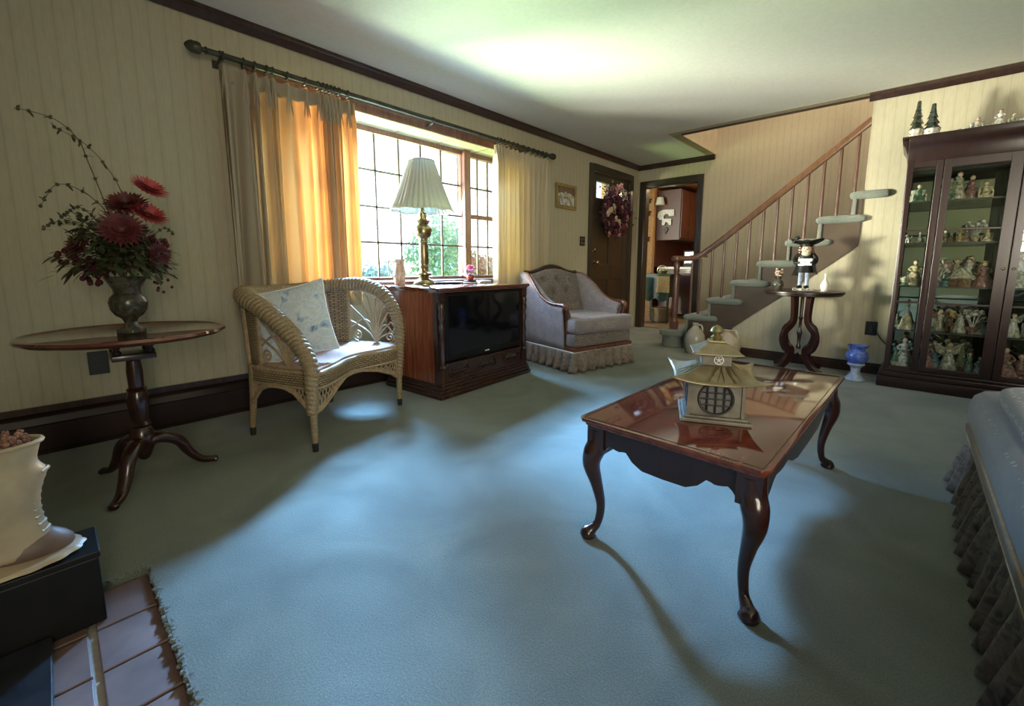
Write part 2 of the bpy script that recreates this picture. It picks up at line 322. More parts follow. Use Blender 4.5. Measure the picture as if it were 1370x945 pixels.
def spline(pts, n=8, closed=False):
    P = [Vector(p) for p in pts]; out = []; L = len(P)
    rng = range(L) if closed else range(L-1)
    for i in rng:
        p0 = P[(i-1) % L] if (closed or i > 0) else P[0]*2-P[1]; p1 = P[i]; p2 = P[(i+1) % L]
        p3 = P[(i+2) % L] if (closed or i < L-2) else P[-1]*2-P[-2]
        for k in range(n):
            t = k/n; out.append(.5*((2*p1)+(-p0+p2)*t+(2*p0-5*p1+4*p2-p3)*t*t+(-p0+3*p1-3*p2+p3)*t**3))
    if not closed: out.append(P[-1])
    return out
def lerp(a, b, t): return a+(b-a)*t
def interp(tab, x):
    if x <= tab[0][0]: return tab[0][1]
    for (a, p), (b, q) in zip(tab, tab[1:]):
        if x <= b: return p+(q-p)*(x-a)/(b-a)
    return tab[-1][1]
M['wr_leaf'] = noisy('plum_leaf', (.045, .014, .022), (.12, .035, .05), 30, .6); M['wr_rose'] = noisy('burgundy_bloom', (.16, .03, .05), (.30, .07, .09), 30, .6); M['wr_pink'] = noisy('pink_bloom', (.50, .22, .22), (.65, .35, .32), 30, .6)
M['wr_plum'] = noisy('plum_bloom', (.07, .02, .035), (.14, .05, .07), 30, .6); M['wr_cream'] = noisy('cream_bloom', (.58, .46, .30), (.70, .58, .40), 30, .6)
M['kwhite'] = base('bright_window_white', (.85, .85, .82), .15)[0]
M['shaft'] = noisy('shaft_paint', (.30, .25, .16), (.36, .30, .20), 8, .6)
M['muntin'] = noisy('muntin_paint', (.09, .065, .045), (.13, .10, .07), 9, .6)
M['sofaruffle'] = blotch('sofa_ruffle_print', [(.03, .026, .024), (.10, .078, .065), (.15, .12, .10), (.06, .055, .05), (.12, .095, .08)], 20)

# ------------------------------------------------------------------ the room shell
XW, YA, YB, ZC = -3.24, 6.15, 4.92, 2.44          # window wall, archway wall, cabinet wall, ceiling
WY0, WY1, WZ0, WZ1 = 1.02, 3.47, 0.80, 2.10       # window recess
DY0, DY1, DZ = 4.92, 5.87, 2.17                   # front door slab
# carpeted floor, leaving the hearth open
m = MB(); HX0, HY1 = -1.74, 0.13
m.box(XW-.1, HX0, -.6, 6.3, -.12, 0); m.box(HX0, 2.7, HY1, 6.3, -.12, 0); m.box(-.2, 2.7, -.6, HY1, -.12, 0)
struct(m.build('floor', 'carpet'))
# carpet edge pile along the hearth
m = MB(); random.seed(2)
for i in range(520):
    t = random.random()
    if t < .93: x = lerp(HX0, -.2, random.random()); y = HY1+random.uniform(-.004, .012)
    else: x = HX0+random.uniform(-.012, .002); y = lerp(-.05, HY1, random.random())
    r = random.uniform(.003, .0055); m.ell((x, y-.002, random.uniform(-.010, .001)), (r*1.3, r*1.3, r), 6, 4)
e = m.build('trim_1', 'carpet', smooth=True); struct(e)
# hearth
m = MB(); m.box(HX0, -.2, -.6, HY1, -.14, -.034); h = struct(m.build('floor_hearth', 'grout'))
m = MB(); xs = [-1.73, -1.546, -1.368, -1.193, -1.018, -.843, -.668, -.49, -.32]
for a, b_ in zip(xs, xs[1:]):
    m.box(a+.004, b_-.004, -.002, HY1-.006, -.034, -.021); m.box(a+.004, b_-.004, -.142, -.018, -.034, -.021)
struct(m.build('floor_tiles', 'tile', bevel=.003))
m = MB(); m.box(-1.57, -.3, -.175, -.080, -.02, .004); struct(m.build('trim_2', 'slate', bevel=.003))
m = MB(); m.box(-1.50, -.3, -.215, -.178, -.02, .05); m.box(-1.5, -.3, -.26, -.215, -.02, .11); struct(m.build('trim_3', 'stone', bevel=.006))

# window wall with recess and door openings
m = MB(); T = .12
def wl(y0, y1, z0, z1): m.box(XW-T, XW, y0, y1, z0, z1)
wl(-.6, WY0, 0, ZC); wl(WY0, WY1, 0, WZ0); wl(WY0, WY1, WZ1, ZC); wl(WY1, DY0-.02, 0, ZC); wl(DY0-.02, DY1+.02, DZ+.02, ZC); wl(DY1+.02, YA+.12, 0, ZC)
struct(m.build('wall_left', 'paper'))
m = MB()   # box of the bay recess
m.box(-3.56, XW-T, WY0-.04, WY0, WZ0-.04, WZ1+.04); m.box(-3.56, XW-T, WY1, WY1+.04, WZ0-.04, WZ1+.04)
m.box(-3.60, XW-T, WY0-.04, WY1+.04, WZ1, WZ1+.04); struct(m.build('wall_recess', 'recess'))
m = MB(); m.box(-3.60, XW+.03, WY0-.04, WY1+.04, WZ0-.03, WZ0+.02); struct(m.build('window_sill', 'winwood', bevel=.006))
m = MB()
for y in (1.25, 1.7, 2.15, 2.6, 3.05): m.box(-3.5, XW-.02, y-.002, y+.002, WZ1-.003, WZ1)
struct(m.build('trim_4', 'winwood'))
# casing round the opening
m = MB()
m.box(XW, XW+.022, WY0-.08, WY1+.08, WZ1, WZ1+.085); m.box(XW, XW+.032, WY0-.08, WY1+.08, WZ1+.06, WZ1+.085)
m.box(XW, XW+.022, WY0-.08, WY0, WZ0, WZ1); m.box(XW, XW+.022, WY1, WY1+.08, WZ0, WZ1)
struct(m.build('trim_5', 'winwood', bevel=.004))
# windows: left sash, picture window, right double hung sash
def window(idx, y0, y1, ny, meeting):
    z0, z1 = WZ0+.02, WZ1; fx = -3.52; w = .045
    m = MB(); m.box(fx-.03, fx+.03, y0, y0+w, z0, z1); m.box(fx-.03, fx+.03, y1-w, y1, z0, z1)
    m.box(fx-.03, fx+.03, y0+w, y1-w, z1-w, z1); m.box(fx-.03, fx+.03, y0+w, y1-w, z0, z0+w*.6)
    if meeting: zm = (z0+z1)/2; m.box(fx-.025, fx+.03, y0+w, y1-w, zm-.02, zm+.02)
    f = struct(m.build('window_%d' % idx, 'winwood', bevel=.004))
    m = MB(); a, b_ = y0+w, y1-w; c, d = z0+w*.6, z1-w
    for i in range(1, ny): y = lerp(a, b_, i/ny); m.box(fx-.008, fx+.008, y-.008, y+.008, c, d)
    for i in range(1, 4):
        if meeting and i == 2: continue
        z = lerp(c, d, i/4); m.box(fx-.008, fx+.008, a, b_, z-.008, z+.008)
    m.build('muntins', 'muntin', f)
    m = MB(); m.box(fx-.002, fx+.002, a, b_, c, d); m.build('pane', 'glass', f)
window(1, WY0, 1.46, 2, True); window(2, 1.46, 2.94, 6, False); window(3, 2.94, WY1, 3, True)
m = MB(); m.box(-3.53, -3.44, 1.43, 1.49, WZ0+.02, WZ1); m.box(-3.53, -3.44, 2.90, 2.98, WZ0+.02, WZ1); struct(m.build('trim_6', 'winwood', bevel=.005))

# front door
m = MB(); w = .085
m.box(XW, XW+.022, DY0-.02-w, DY0-.02, 0, DZ+.02+w); m.box(XW, XW+.022, DY1+.02, DY1+.02+w, 0, DZ+.02+w); m.box(XW, XW+.022, DY0-.02, DY1+.02, DZ+.02, DZ+.02+w)
m.box(XW-.12, XW, DY0-.02, DY0, 0, DZ+.02); m.box(XW-.12, XW, DY1, DY1+.02, 0, DZ+.02); m.box(XW-.12, XW, DY0, DY1, DZ, DZ+.02)
struct(m.build('trim_7', 'olive', bevel=.004))
m = MB(); X0, X1 = XW-.055, XW-.015
L = [(5.02, 5.34), (5.42, 5.76)]; lz0, lz1 = 1.86, 2.08
m.box(X0, X1, DY0, DY1, 0, lz0); m.box(X0, X1, DY0, DY1, lz1, DZ); m.box(X0, X1, DY0, L[0][0], lz0, lz1); m.box(X0, X1, L[0][1], L[1][0], lz0, lz1); m.box(X0, X1, L[1][1], DY1, lz0, lz1)
# stiles and rails standing proud of the panels
for (a, b_) in ((DY0, 5.03), (5.345, 5.43), (5.76, DY1)): m.box(X1, X1+.012, a, b_, 0, lz0)
for (a, b_) in ((0, .2), (.76, .98), (1.60, lz0)):
    m.box(X1, X1+.0121, 5.03, 5.345, a, b_); m.box(X1, X1+.0121, 5.43, 5.76, a, b_)
door = struct(m.build('door_1', 'olive', bevel=.003))
m = MB(); m.lathe([(.028, 0), (.028, .008), (.012, .012), (.012, .04), (.028, .05), (.033, .065), (.022, .078), (0, .08)], seg=20)
k = m.build('door_knob', 'brass', door, smooth=True); k.location = (X1+.012, 4.985, 1.0); k.rotation_euler = (0, pi/2, 0)
m = MB(); m.lathe([(.03, 0), (.03, .01), (.016, .018), (0, .02)], seg=20)
k = m.build('deadbolt', 'brass', door, smooth=True); k.location = (X1+.012, 4.985, 1.16); k.rotation_euler = (0, pi/2, 0)
m = MB()
for a, b_ in L: m.box(X0+.018, X0+.022, a, b_, lz0, lz1)
m.build('pane', 'glass', door)
m = MB(); m.box(XW-.12, XW-.06, DY0, DY1, 0, .02); m.build('sill', 'olive', door)

# archway wall
AX0, AX1, AZ = -3.12, -2.33, 2.13
m = MB(); m.box(XW-.12, AX0, YA, YA+.12, 0, 5.0); m.box(AX0, AX1, YA, YA+.12, AZ, 5.0); m.box(AX1, 2.7, YA, YA+.12, 0, 5.0)
struct(m.build('wall_back', 'paper'))
m = MB(); w = .08
m.box(AX0-w, AX0, YA-.022, YA, 0, AZ+w); m.box(AX1, AX1+w, YA-.022, YA, 0, AZ+w); m.box(AX0, AX1, YA-.022, YA, AZ, AZ+w)
m.box(AX0, AX0+.015, YA, YA+.12, 0, AZ); m.box(AX1-.015, AX1, YA, YA+.12, 0, AZ); m.box(AX0, AX1, YA, YA+.12, AZ-.015, AZ)
struct(m.build('trim_8', 'olive', bevel=.004))
# cabinet wall: full height right of x=-.39, triangle under the stair
def zs(x): return .203*((x+2.163)/.2425)          # stair pitch line (nosings)
m = MB(); poly = [(-1.62, 0), (2.7, 0), (2.7, ZC), (-.39, ZC), (-.39, zs(-.39)-.33), (-1.62, max(.0, zs(-1.62)-.33))]
m.prism(poly, YB, YB+.10, 'y'); struct(m.build('wall_right_back', 'paper'))
m = MB(); m.box(-.39, -.385, YB-.001, YB+.10, 1.2, ZC)
# remaining walls behind and beside the camera
m = MB(); m.box(2.6, 2.72, -.6, 6.3, 0, ZC+.1); struct(m.build('wall_right', 'paper'))
m = MB(); m.box(XW-.12, 1.0, -.72, -.6, 0, ZC+.1); m.box(1.0, 2.7, -.72, -.6, 0, .7); m.box(1.0, 2.7, -.72, -.6, 2.15, ZC+.1); struct(m.build('wall_near', 'paper'))  # near wall, with an opening added for the fill light
m = MB(); m.box(1.0, 1.06, -.70, -.62, .7, 2.15); m.box(2.54, 2.6, -.70, -.62, .7, 2.15); m.box(1.06, 2.54, -.70, -.62, .7, .76); m.box(1.06, 2.54, -.70, -.62, 2.09, 2.15); m.box(1.77, 1.83, -.69, -.63, .76, 2.09)
f4 = struct(m.build('window_4', 'winwood')); m = MB(); m.box(1.06, 2.54, -.662, -.658, .76, 2.09); m.build('pane', 'glass', f4)  # unseen window, added to frame the rear fill light
# upstairs shaft
m = MB(); m.box(-2.22, -2.113, 4.967, YA, ZC-.002, 5.0); struct(m.build('wall_stairwell', 'shaft'))
m = MB(); m.box(-2.22, 2.7, 4.86, 4.967, ZC-.002, 5.0); m.box(2.6, 2.7, 4.96, YA, 0, 5.0); struct(m.build('wall_upstairs', 'paper'))
# ceiling
m = MB(); m.box(XW-.12, 2.7, -.72, 4.96, ZC, ZC+.1); m.box(XW-.12, -2.12, 4.96, YA+.12, ZC, ZC+.1); m.box(-2.3, 2.7, 4.8, YA+.12, 5.0, 5.1)
struct(m.build('ceiling', 'ceiling'))
# crown mouldings
def crown(pts_axis, fixed, a0, a1, sgn, idx):
    prof = [(0, 0), (.012, 0), (.018, -.012+.0), (.040, .028), (.052, .034), (.052, .055), (0, .055)]
    m = MB()
    P = [(fixed+sgn*q, ZC-.055+z) for q, z in prof]
    m.prism(P, a0, a1, 'y' if pts_axis == 'y' else 'x'); struct(m.build('trim_%d' % idx, 'trim'))
crown('y', XW, -.6, YA, 1, 9)
crown('x', YA, XW, -2.12, -1, 10)
crown('x', YB, -.42, 2.6, -1, 11)
m = MB(); m.box(-2.10, -.42, 4.95, 4.975, ZC-.016, ZC+.004); struct(m.build('trim_12', 'trim'))
# baseboards
m = MB(); m.box(-1.62, 2.6, YB-.018, YB, 0, .075); m.box(-1.62, 2.6, YB-.012, YB, .075, .095); struct(m.build('baseboard_back', 'trim'))
m = MB(); m.box(XW, XW+.015, 3.2, DY0-.11, 0, .09); struct(m.build('baseboard_left', 'trim'))
# baseboard heater
t = thing('baseboard_heater', 'long dark brown baseboard heater running along the window wall', 'heater', (XW, 0, 0))
m = MB(); m.prism([(0.002, .0), (.062, .0), (.065, .03), (.065, .155), (.05, .19), (.002, .205)], -.58, 3.15, 'y'); m.build('cover', 'heater', t, bevel=.003)
m = MB(); m.box(.0655, .068, -.57, 3.14, .150, .158); m.box(.0655, .068, -.57, 3.14, .02, .026); m.build('damper_slot', 'black', t)
m = MB(); m.box(.002, .016, -.58, 3.15, .205, .238); m.build('top_rail', 'trim', t)

# stairs: a carpeted flight with dark stringer
NX = [-2.163+.2425*i for i in range(12)]          # nosing x of each step
m = MB(); SY0, SY1 = YB-.0, YA
prof = [(NX[1]+.02, 0)]
for i in range(1, 12):
    prof += [(NX[i]+.03, .203*i), (NX[i]+.03, .203*(i+1))]
prof += [(NX[11]+.4, .203*12), (NX[11]+.4, zs(NX[11])-.1), (-1.60, 0)]
m.prism(prof, SY0+.112, SY1-.005, 'y')
st = thing('staircase', 'carpeted staircase rising to the right with wood handrail', 'stairs', (0, 0, 0))
m.build('stair_body', 'stringer', st)
m = MB()   # stringer face board
sp_ = [(NX[1]+.028, 0.0)]
for i in range(1, 8): sp_ += [(NX[i]+.028, .203*(i+1)-.02), (NX[i+1]+.028, .203*(i+1)-.02)]
sp_ += [(-.392, .203*8-.02), (-.392, zs(-.39)-.34), (-1.66, max(0, zs(-1.66)-.34)), (-1.72, 0)]
sp_ = [(NX[1]+.028, 0), (NX[1]+.028, .385)]
for i in range(2, 8): sp_ += [(NX[i]+.028, .203*i-.02), (NX[i]+.028, .203*(i+1)-.02)]
sp_ += [(-.392, .203*8-.02), (-.392, zs(-.39)-.34), (-1.60, zs(-1.60)-.34 if zs(-1.6) > .34 else .0), (-1.60, 0)]
m.prism(sp_, YB-.014, YB+.108, 'y'); m.build('stringer', 'stringer', st, bevel=.002)
random.seed(4)
def tread(i, x0, x1, z, y0, y1):
    m = MB(); r = .036
    ys = [0, .15, .35, .6, 1.0]
    def f(u, v):
        a = 2*pi*v; k = int(round(u*12))
        if k < 5: ins = r*(1-sqrt(max(0, 1-(1-ys[k])**2))); yy = y0+r*ys[k]
        else: ins = 0; yy = lerp(y0+r, y1, (k-4)/8)
        ex = abs(cos(a))**.35*(1 if cos(a) > 0 else -1); ez = abs(sin(a))**.75*(1 if sin(a) > 0 else -1)
        return ((x0+x1)/2+ex*((x1-x0)/2-ins), yy+random.uniform(-.0012, .0012), z-r+ez*max(.001, r-ins)+random.uniform(-.0012, .0012))
    m.add([f(0, j/24) for j in range(24)], [tuple(range(24))])
    m.grid(f, 12, 24, cv=True); return m
for i in range(1, 10):
    x1 = NX[i]+(.36 if i < 7 else .26); yf = YB-.05 if i < 8 else YB+.115
    mm = tread(i, NX[i]-.025, x1, .203*(i+1)+.004, yf, YA-.01)
    mm.build('tread', 'stair_carpet', st, smooth=True)
    m = MB(); m.box(NX[i]+.004, NX[i]+.032, yf+.02, YA-.01, .203*i, .203*(i+1)-.04)
    m.build('riser', 'stair_carpet', st, bevel=.008)
# starting step with rounded end
m = MB(); a = []
for k_ in range(13):
    q = pi+pi/2*k_/12*1.0
for k_ in range(25):
    q = radians(90+ 180*k_/24); a.append((-2.08+.13*cos(q)*1.0-.0, 4.97+.13*sin(q)))
pl_ = [(NX[0]-.02, YA-.01), (NX[0]-.02, 4.98)]+[(-2.08+.125*cos(radians(q)), 4.97+.13*sin(radians(q))) for q in range(190, 351, 10)]+[(NX[1]+.03, 4.90), (NX[1]+.03, YA-.01)]
m.prism(pl_, 0, .16, 'z'); m.build('riser', 'stair_carpet', st, bevel=.01)
m = MB(); pc = [(p[0]+(.03 if p[0] > -1.99 else -.025), p[1]-(.03 if p[1] < 5 else 0)) for p in pl_]
m.prism(pc, .140, .207, 'z'); m.build('tread', 'stair_carpet', st, bevel=.022, smooth=True)
# newel post
m = MB(); NY = 4.965
m.box(-.038, .038, -.038, .038, 0, .10); m.lathe([(.036, .10), (.030, .13), (.034, .15), (.040, .22), (.036, .42), (.031, .62), (.028, .68), (.036, .70), (.030, .72), (.040, .75), (.026, .79), (.022, .83)], seg=20)
nw = m.build('newel_post', 'baluster', st, smooth=True); nw.location = (-2.078, NY, .207)
# handrail with volute end
def zr(x): return 2.235+(x+.391)*.829
rail = [(-2.078+.075*cos(q), NY-.0+.055*sin(q), 1.045) for q in [radians(d) for d in (-60, -140, -200, -260)]]
pts = [(-2.12, NY, 1.04), (-2.05, NY, 1.045), (-1.96, NY, 1.045), (-1.88, NY, 1.055), (-1.80, NY, 1.085), (-1.72, NY, zr(-1.72)+.01), (-1.6, NY, zr(-1.6)), (-1.2, NY, zr(-1.2)), (-.8, NY, zr(-.8)), (-.385, NY, zr(-.385))]
def railm(pts_, w, h):
    m = MB(); S = spline(pts_, 6); sec = [(-w, -h*.4), (-w*.7, -h), (w*.7, -h), (w, -h*.4), (w*.85, h*.5), (w*.35, h), (-w*.35, h), (-w*.85, h*.5)]
    vs = []; fs = []
    for i, p in enumerate(S):
        a = S[max(0, i-1)]; b_ = S[min(len(S)-1, i+1)]; t_ = (b_-a).normalized(); side = Vector((0, 1, 0)) if abs(t_.y) < .9 else Vector((1, 0, 0)); u_ = side.cross(t_)*-1
        if u_.z < 0: u_ = -u_
        for q in sec: vs.append(p+side*q[0]+u_*q[1])
    for i in range(len(S)-1):
        for j in range(8): fs.append((i*8+j, i*8+(j+1) % 8, (i+1)*8+(j+1) % 8, (i+1)*8+j))
    fs += [tuple(range(8)), tuple((len(S)-1)*8+j for j in range(8))]; m.add(vs, fs); return m
hr = railm(pts, .030, .030); hr.lathe([(.0, -.03), (.055, -.028), (.062, -.005), (.055, .022), (.02, .030), (0, .03)], (-2.085, NY, 1.045), 24)
hr.box(-1.80, -1.74, NY-.028, NY+.028, 1.055, 1.075)
hr.build('handrail', 'oak', st, smooth=True)
# balusters, two to a tread
proto = None
bx = [-1.897]+[-1.80+.1213*k_ for k_ in range(12)]
for x in bx:
    i = max(1, int((x-NX[0]-.0)//.2425)) if x > NX[1] else 0
    zb = .203*(i+1)+.0 if x > NX[1] else .207
    top = (1.03 if x < -1.82 else zr(x)-.028)
    m = MB(); h = top-zb
    m.lathe([(.0145, 0), (.0145, .12), (.013, .14), (.0145, .18), (.0135, h*.6), (.012, h-.02), (.012, h)], seg=12)
    b_ = m.build('baluster', 'baluster', st, smooth=True); b_.location = (x, NY, zb)

# ------------------------------------------------------------------ coffee table
def cabriole(m, dx, dy, H, k=1.0, foot=.034):
    # leg in local coords: knee bulging outward along (dx,dy), top at z=H
    ctr = [(H, 0, .036), (H-.05, .004, .037), (H-.085, .016, .036), (H-.13, .020, .030), (H*.5, .006, .021), (H*.3, -.006, .0155), (.055, .000, .0135), (.030, .014, .018), (.018, .022, .026), (.010, .024, foot*.85), (0, .024, foot*.7)]
    S = spline([(dx*o*k, dy*o*k, z) for z, o, r in ctr], 4); R = []
    for i in range(len(S)):
        t = i/4; a = int(min(t, len(ctr)-2)); R.append(lerp(ctr[a][2], ctr[a+1][2], t-a))
    m.tube(S, R, 14)
ct = thing('coffee_table', 'long mahogany coffee table with glossy top and cabriole legs', 'coffee table', (-.50, 1.815, 0), radians(-1.2))
tw, tl, th = .295, .655, .448
m = MB()
def top_poly(e): # rectangle with tiny notched corners
    w_, l_ = tw+e, tl+e; c = .018
    return [(-w_+c, -l_), (w_-c, -l_), (w_, -l_+c), (w_, l_-c), (w_-c, l_), (-w_+c, l_), (-w_, l_-c), (-w_, -l_+c)]
m.prism(top_poly(0), th-.014, th, 'z'); m.prism(top_poly(-.010), th-.026, th-.0135, 'z')
m.build('tabletop', 'maho_top', ct, bevel=.005, smooth=True, angle=30)
m = MB(); 
for e in (-.016,): 
    w_, l_ = tw+e, tl+e
    for a in ((-w_, w_, -l_, -l_+.003), (-w_, w_, l_-.003, l_), (-w_, -w_+.003, -l_, l_), (w_-.003, w_, -l_, l_)): m.box(*a, th+.0, th+.0008)
m.build('inlay_line', 'maho_dark', ct)
def apron(half, zt, zb, side):
    P = [(-half, zt), (half, zt)]; n = 40
    for i in range(n+1):
        x = lerp(half, -half, i/n); q = abs(x)/half
        # scalloped: ends low near the legs, cut up, then a dropped centre
        z = interp([(0, zb-.028), (.30, zb-.026), (.45, zb-.008), (.56, zb+.020), (.64, zb+.012), (.72, zb+.014), (.82, zb+.022), (.93, zb-.016), (1, zb-.02)], q)
        P.append((x, z))
    return P
m = MB(); m.prism(apron(.235, th-.026, .338, 0), -.615, -.597, 'y'); m.build('end_apron', 'maho_dark', ct)
m = MB(); m.prism(apron(.235, th-.026, .338, 0), .597, .615, 'y'); m.build('end_apron', 'maho_dark', ct)
for s_ in (-1, 1):
    m = MB(); m.prism(apron(.575, th-.026, .345, 0), s_*.262-.009, s_*.262+.009, 'x'); m.build('side_apron', 'maho_dark', ct)
for sx in (-1, 1):
    for sy in (-1, 1):
        m = MB(); cabriole(m, sx, sy, .40); m.box(-.032, .032, -.032, .032, .325, .422)
        l = m.build('leg', 'maho', ct, smooth=True); l.location = (sx*.242, sy*.592, 0)

# ------------------------------------------------------------------ brass pagoda lantern
lt = thing('pagoda_lantern', 'brass pagoda shaped lantern with round lattice windows on the coffee table', 'lantern', (-.478, 1.503, .4490), radians(24.6))
m = MB(); m.box(-.108, .108, -.108, .108, 0, .012); m.box(-.098, .098, -.098, .098, .012, .020); m.build('base_plate', 'lantern_wall', lt, bevel=.003)
b0, b1, hw = .020, .135, .082
for q in range(4):
    R = Matrix.Rotation(q*pi/2, 4, 'Z'); m = MB(R); cz = (b0+b1)/2; rr = .052; n = 32
    # wall with a round opening
    vs = []; fs = []
    ring = [(rr*cos(2*pi*i/n), cz+rr*sin(2*pi*i/n)) for i in range(n)]
    out = []
    for i in range(n):
        a = 2*pi*i/n; cx_, sz_ = cos(a), sin(a); k_ = min(hw/max(abs(cx_), 1e-6), ((b1-b0)/2)/max(abs(sz_), 1e-6)); out.append((cx_*k_, cz+sz_*k_))
    for yy in (-hw, -hw+.004):
        vs += [(x, yy, z) for x, z in ring]+[(x, yy, z) for x, z in out]
    for i in range(n):
        j = (i+1) % n; fs += [(i, j, n+j, n+i), (2*n+i, 3*n+i, 3*n+j, 2*n+j), (i, 2*n+i, 2*n+j, j)]
    m.add(vs, fs); wl_ = m.build('wall_panel', 'lantern_wall', lt)
    m = MB(R); m.tube([(rr*cos(2*pi*i/32), -hw-.002, cz+rr*sin(2*pi*i/32)) for i in range(32)], +.0042, 6, closed=True)
    for o_ in (-.026, .0, .026):
        hh = sqrt(rr*rr-o_*o_); m.tube([(o_, -hw-.001, cz-hh), (o_, -hw-.001, cz+hh)], .0030, 6); m.tube([(-hh, -hw-.001, cz+o_*.8), (hh, -hw-.001, cz+o_*.8)], .0030, 6)
    m.build('lattice', 'iron', wl_, smooth=True)
    m = MB(R); m.prism([(x, z) for x, z in ring], -hw+.004, -hw+.0055, 'y'); m.build('pane', 'frost', wl_)
for sx in (-1, 1):
    for sy in (-1, 1): MB().box(sx*hw-.005, sx*hw+.005, sy*hw-.005, sy*hw+.005, b0, b1+.002).build('corner_post', 'lantern_wall', lt)
def roof(m, z0, z1, r0_, r1_, lift, flare):
    n = 12; nr = 8; vs = []; fs = []
    for k_ in range(nr+1):
        t = k_/nr; r = lerp(r0_, r1_, t)
        for q in range(4):
            for i in range(n):
                s_ = -1+2*i/n; c = abs(s_)**3; ex = 1+flare*c*(1-t)
                z = z0+(z1-z0)*(t**1.5*.75+t*.25)+lift*c*(1-t)**2
                x, y = r*ex, s_*r*ex; a = q*pi/2; vs.append((x*cos(a)-y*sin(a), x*sin(a)+y*cos(a), z))
    J = 4*n
    for k_ in range(nr):
        for i in range(J): fs.append((k_*J+i, k_*J+(i+1) % J, (k_+1)*J+(i+1) % J, (k_+1)*J+i))
    m.add(vs, fs)
m = MB(); roof(m, .134, .182, .130, .048, .026, .16); rf = m.build('lower_roof', 'lantern', lt, smooth=True, solid=.003, angle=50)
def branches(par, zf, n, r0_, r1_, name):
    random.seed(n)
    for q in range(4):
        R = Matrix.Rotation(q*pi/2, 4, 'Z'); m = MB()
        for b_ in range(9):
            y = random.uniform(-.01, .03)+.015; t = 1.0; P = []; dy = random.uniform(-1, 1)*.5
            for s_ in range(7):
                t = .92-s_*.12; r = lerp(r0_, r1_, t); yy = y+dy*(1-t)*r0_*.9+random.uniform(-.002, .002); P.append(R @ Vector((r+.0008, yy, zf(t)+.0026)))
            m.tube(P, [.0022-.0003*i*.8 for i in range(7)], 5)
        m.build(name, 'brass_dull', par)
branches(rf, lambda t: .136+.046*(t**1.5*.75+t*.25), 3, .132, .050, 'engraved_tree')
m = MB(); m.box(-.046, .046, -.046, .046, .176, .226); nk = m.build('neck', 'lantern_wall', lt, bevel=.002)
m = MB(); m.tube([(.014*cos(2*pi*i/20)+.006, -.0475, .201+.014*sin(2*pi*i/20)) for i in range(20)], .0016, 5, closed=True)
for a in range(5): m.tube([(.006, -.0475, .201), (.006+.010*cos(a*1.257+.3), -.0475, .201+.010*sin(a*1.257+.3))], .0013, 5)
m.build('medallion', 'paper_white', nk)
m = MB(); roof(m, .222, .256, .076, .026, .002, .04); rf2 = m.build('upper_roof', 'lantern', lt, smooth=True, solid=.003, angle=50)
m = MB(); m.box(-.026, .026, -.026, .026, .254, .262); m.lathe([(.016, .262), (.020, .272), (.010, .280), (.022, .292), (.016, .304), (.004, .312), (0, .314)], seg=16); m.build('finial', 'brass_dull', lt, smooth=True)

# ------------------------------------------------------------------ pie crust tilt-top table
pt = thing('tilt_top_table', 'round dark mahogany table with pie-crust edge and tripod feet at far left', 'side table', (-2.46, .215, 0))
m = MB(); sc = lambda a, z: 1+.016*abs(sin(a*5))**.7
m.lathe([(0, .648), (.300, .648), (.318, .654), (.328, .664), (.324, .674), (.314, .676), (.306, .670), (.298, .667), (0, .667)], seg=120, fl=lambda a, z: 1+.022*abs(sin(a*4))**.6)
m.build('tabletop', 'maho_top', pt, smooth=True)
m = MB(); m.box(-.07, .07, -.07, .07, .558, .580)
for sx in (-1, 1):
    for sy in (-1, 1): m.lathe([(.012, 0), (.017, .012), (.010, .024), (.018, .04), (.011, .055), (.014, .070)], (sx*.053, sy*.053, .58), 12)
m.box(-.08, .08, -.022, .022, .640, .652); m.build('birdcage', 'maho_dark', pt, smooth=True, bevel=.002)
m = MB(); m.lathe([(.030, .13), (.040, .16), (.045, .20), (.040, .235), (.030, .25), (.038, .262), (.028, .275), (.034, .33), (.040, .38), (.030, .41), (.036, .42), (.026, .43), (.028, .50), (.024, .545), (.034, .558)], seg=20)
m.lathe([(.0, .095), (.018, .105), (.03, .13)], seg=16); m.build('pedestal', 'maho', pt, smooth=True)
for a in (90, 210, 330):
    m = MB(); S = spline([(0, 0, .175), (.06, 0, .185), (.12, 0, .150), (.155, 0, .085), (.195, 0, .035), (.240, 0, .018), (.262, 0, .014)], 5)
    R = [interp([(0, .036), (.3, .030), (.6, .022), (.85, .017), (.95, .020), (1, .012)], i/(len(S)-1)) for i in range(len(S))]
    m.tube(S, R, 12, flat=.8); l = m.build('leg', 'maho', pt, smooth=True); l.rotation_euler = (0, 0, radians(a)); 
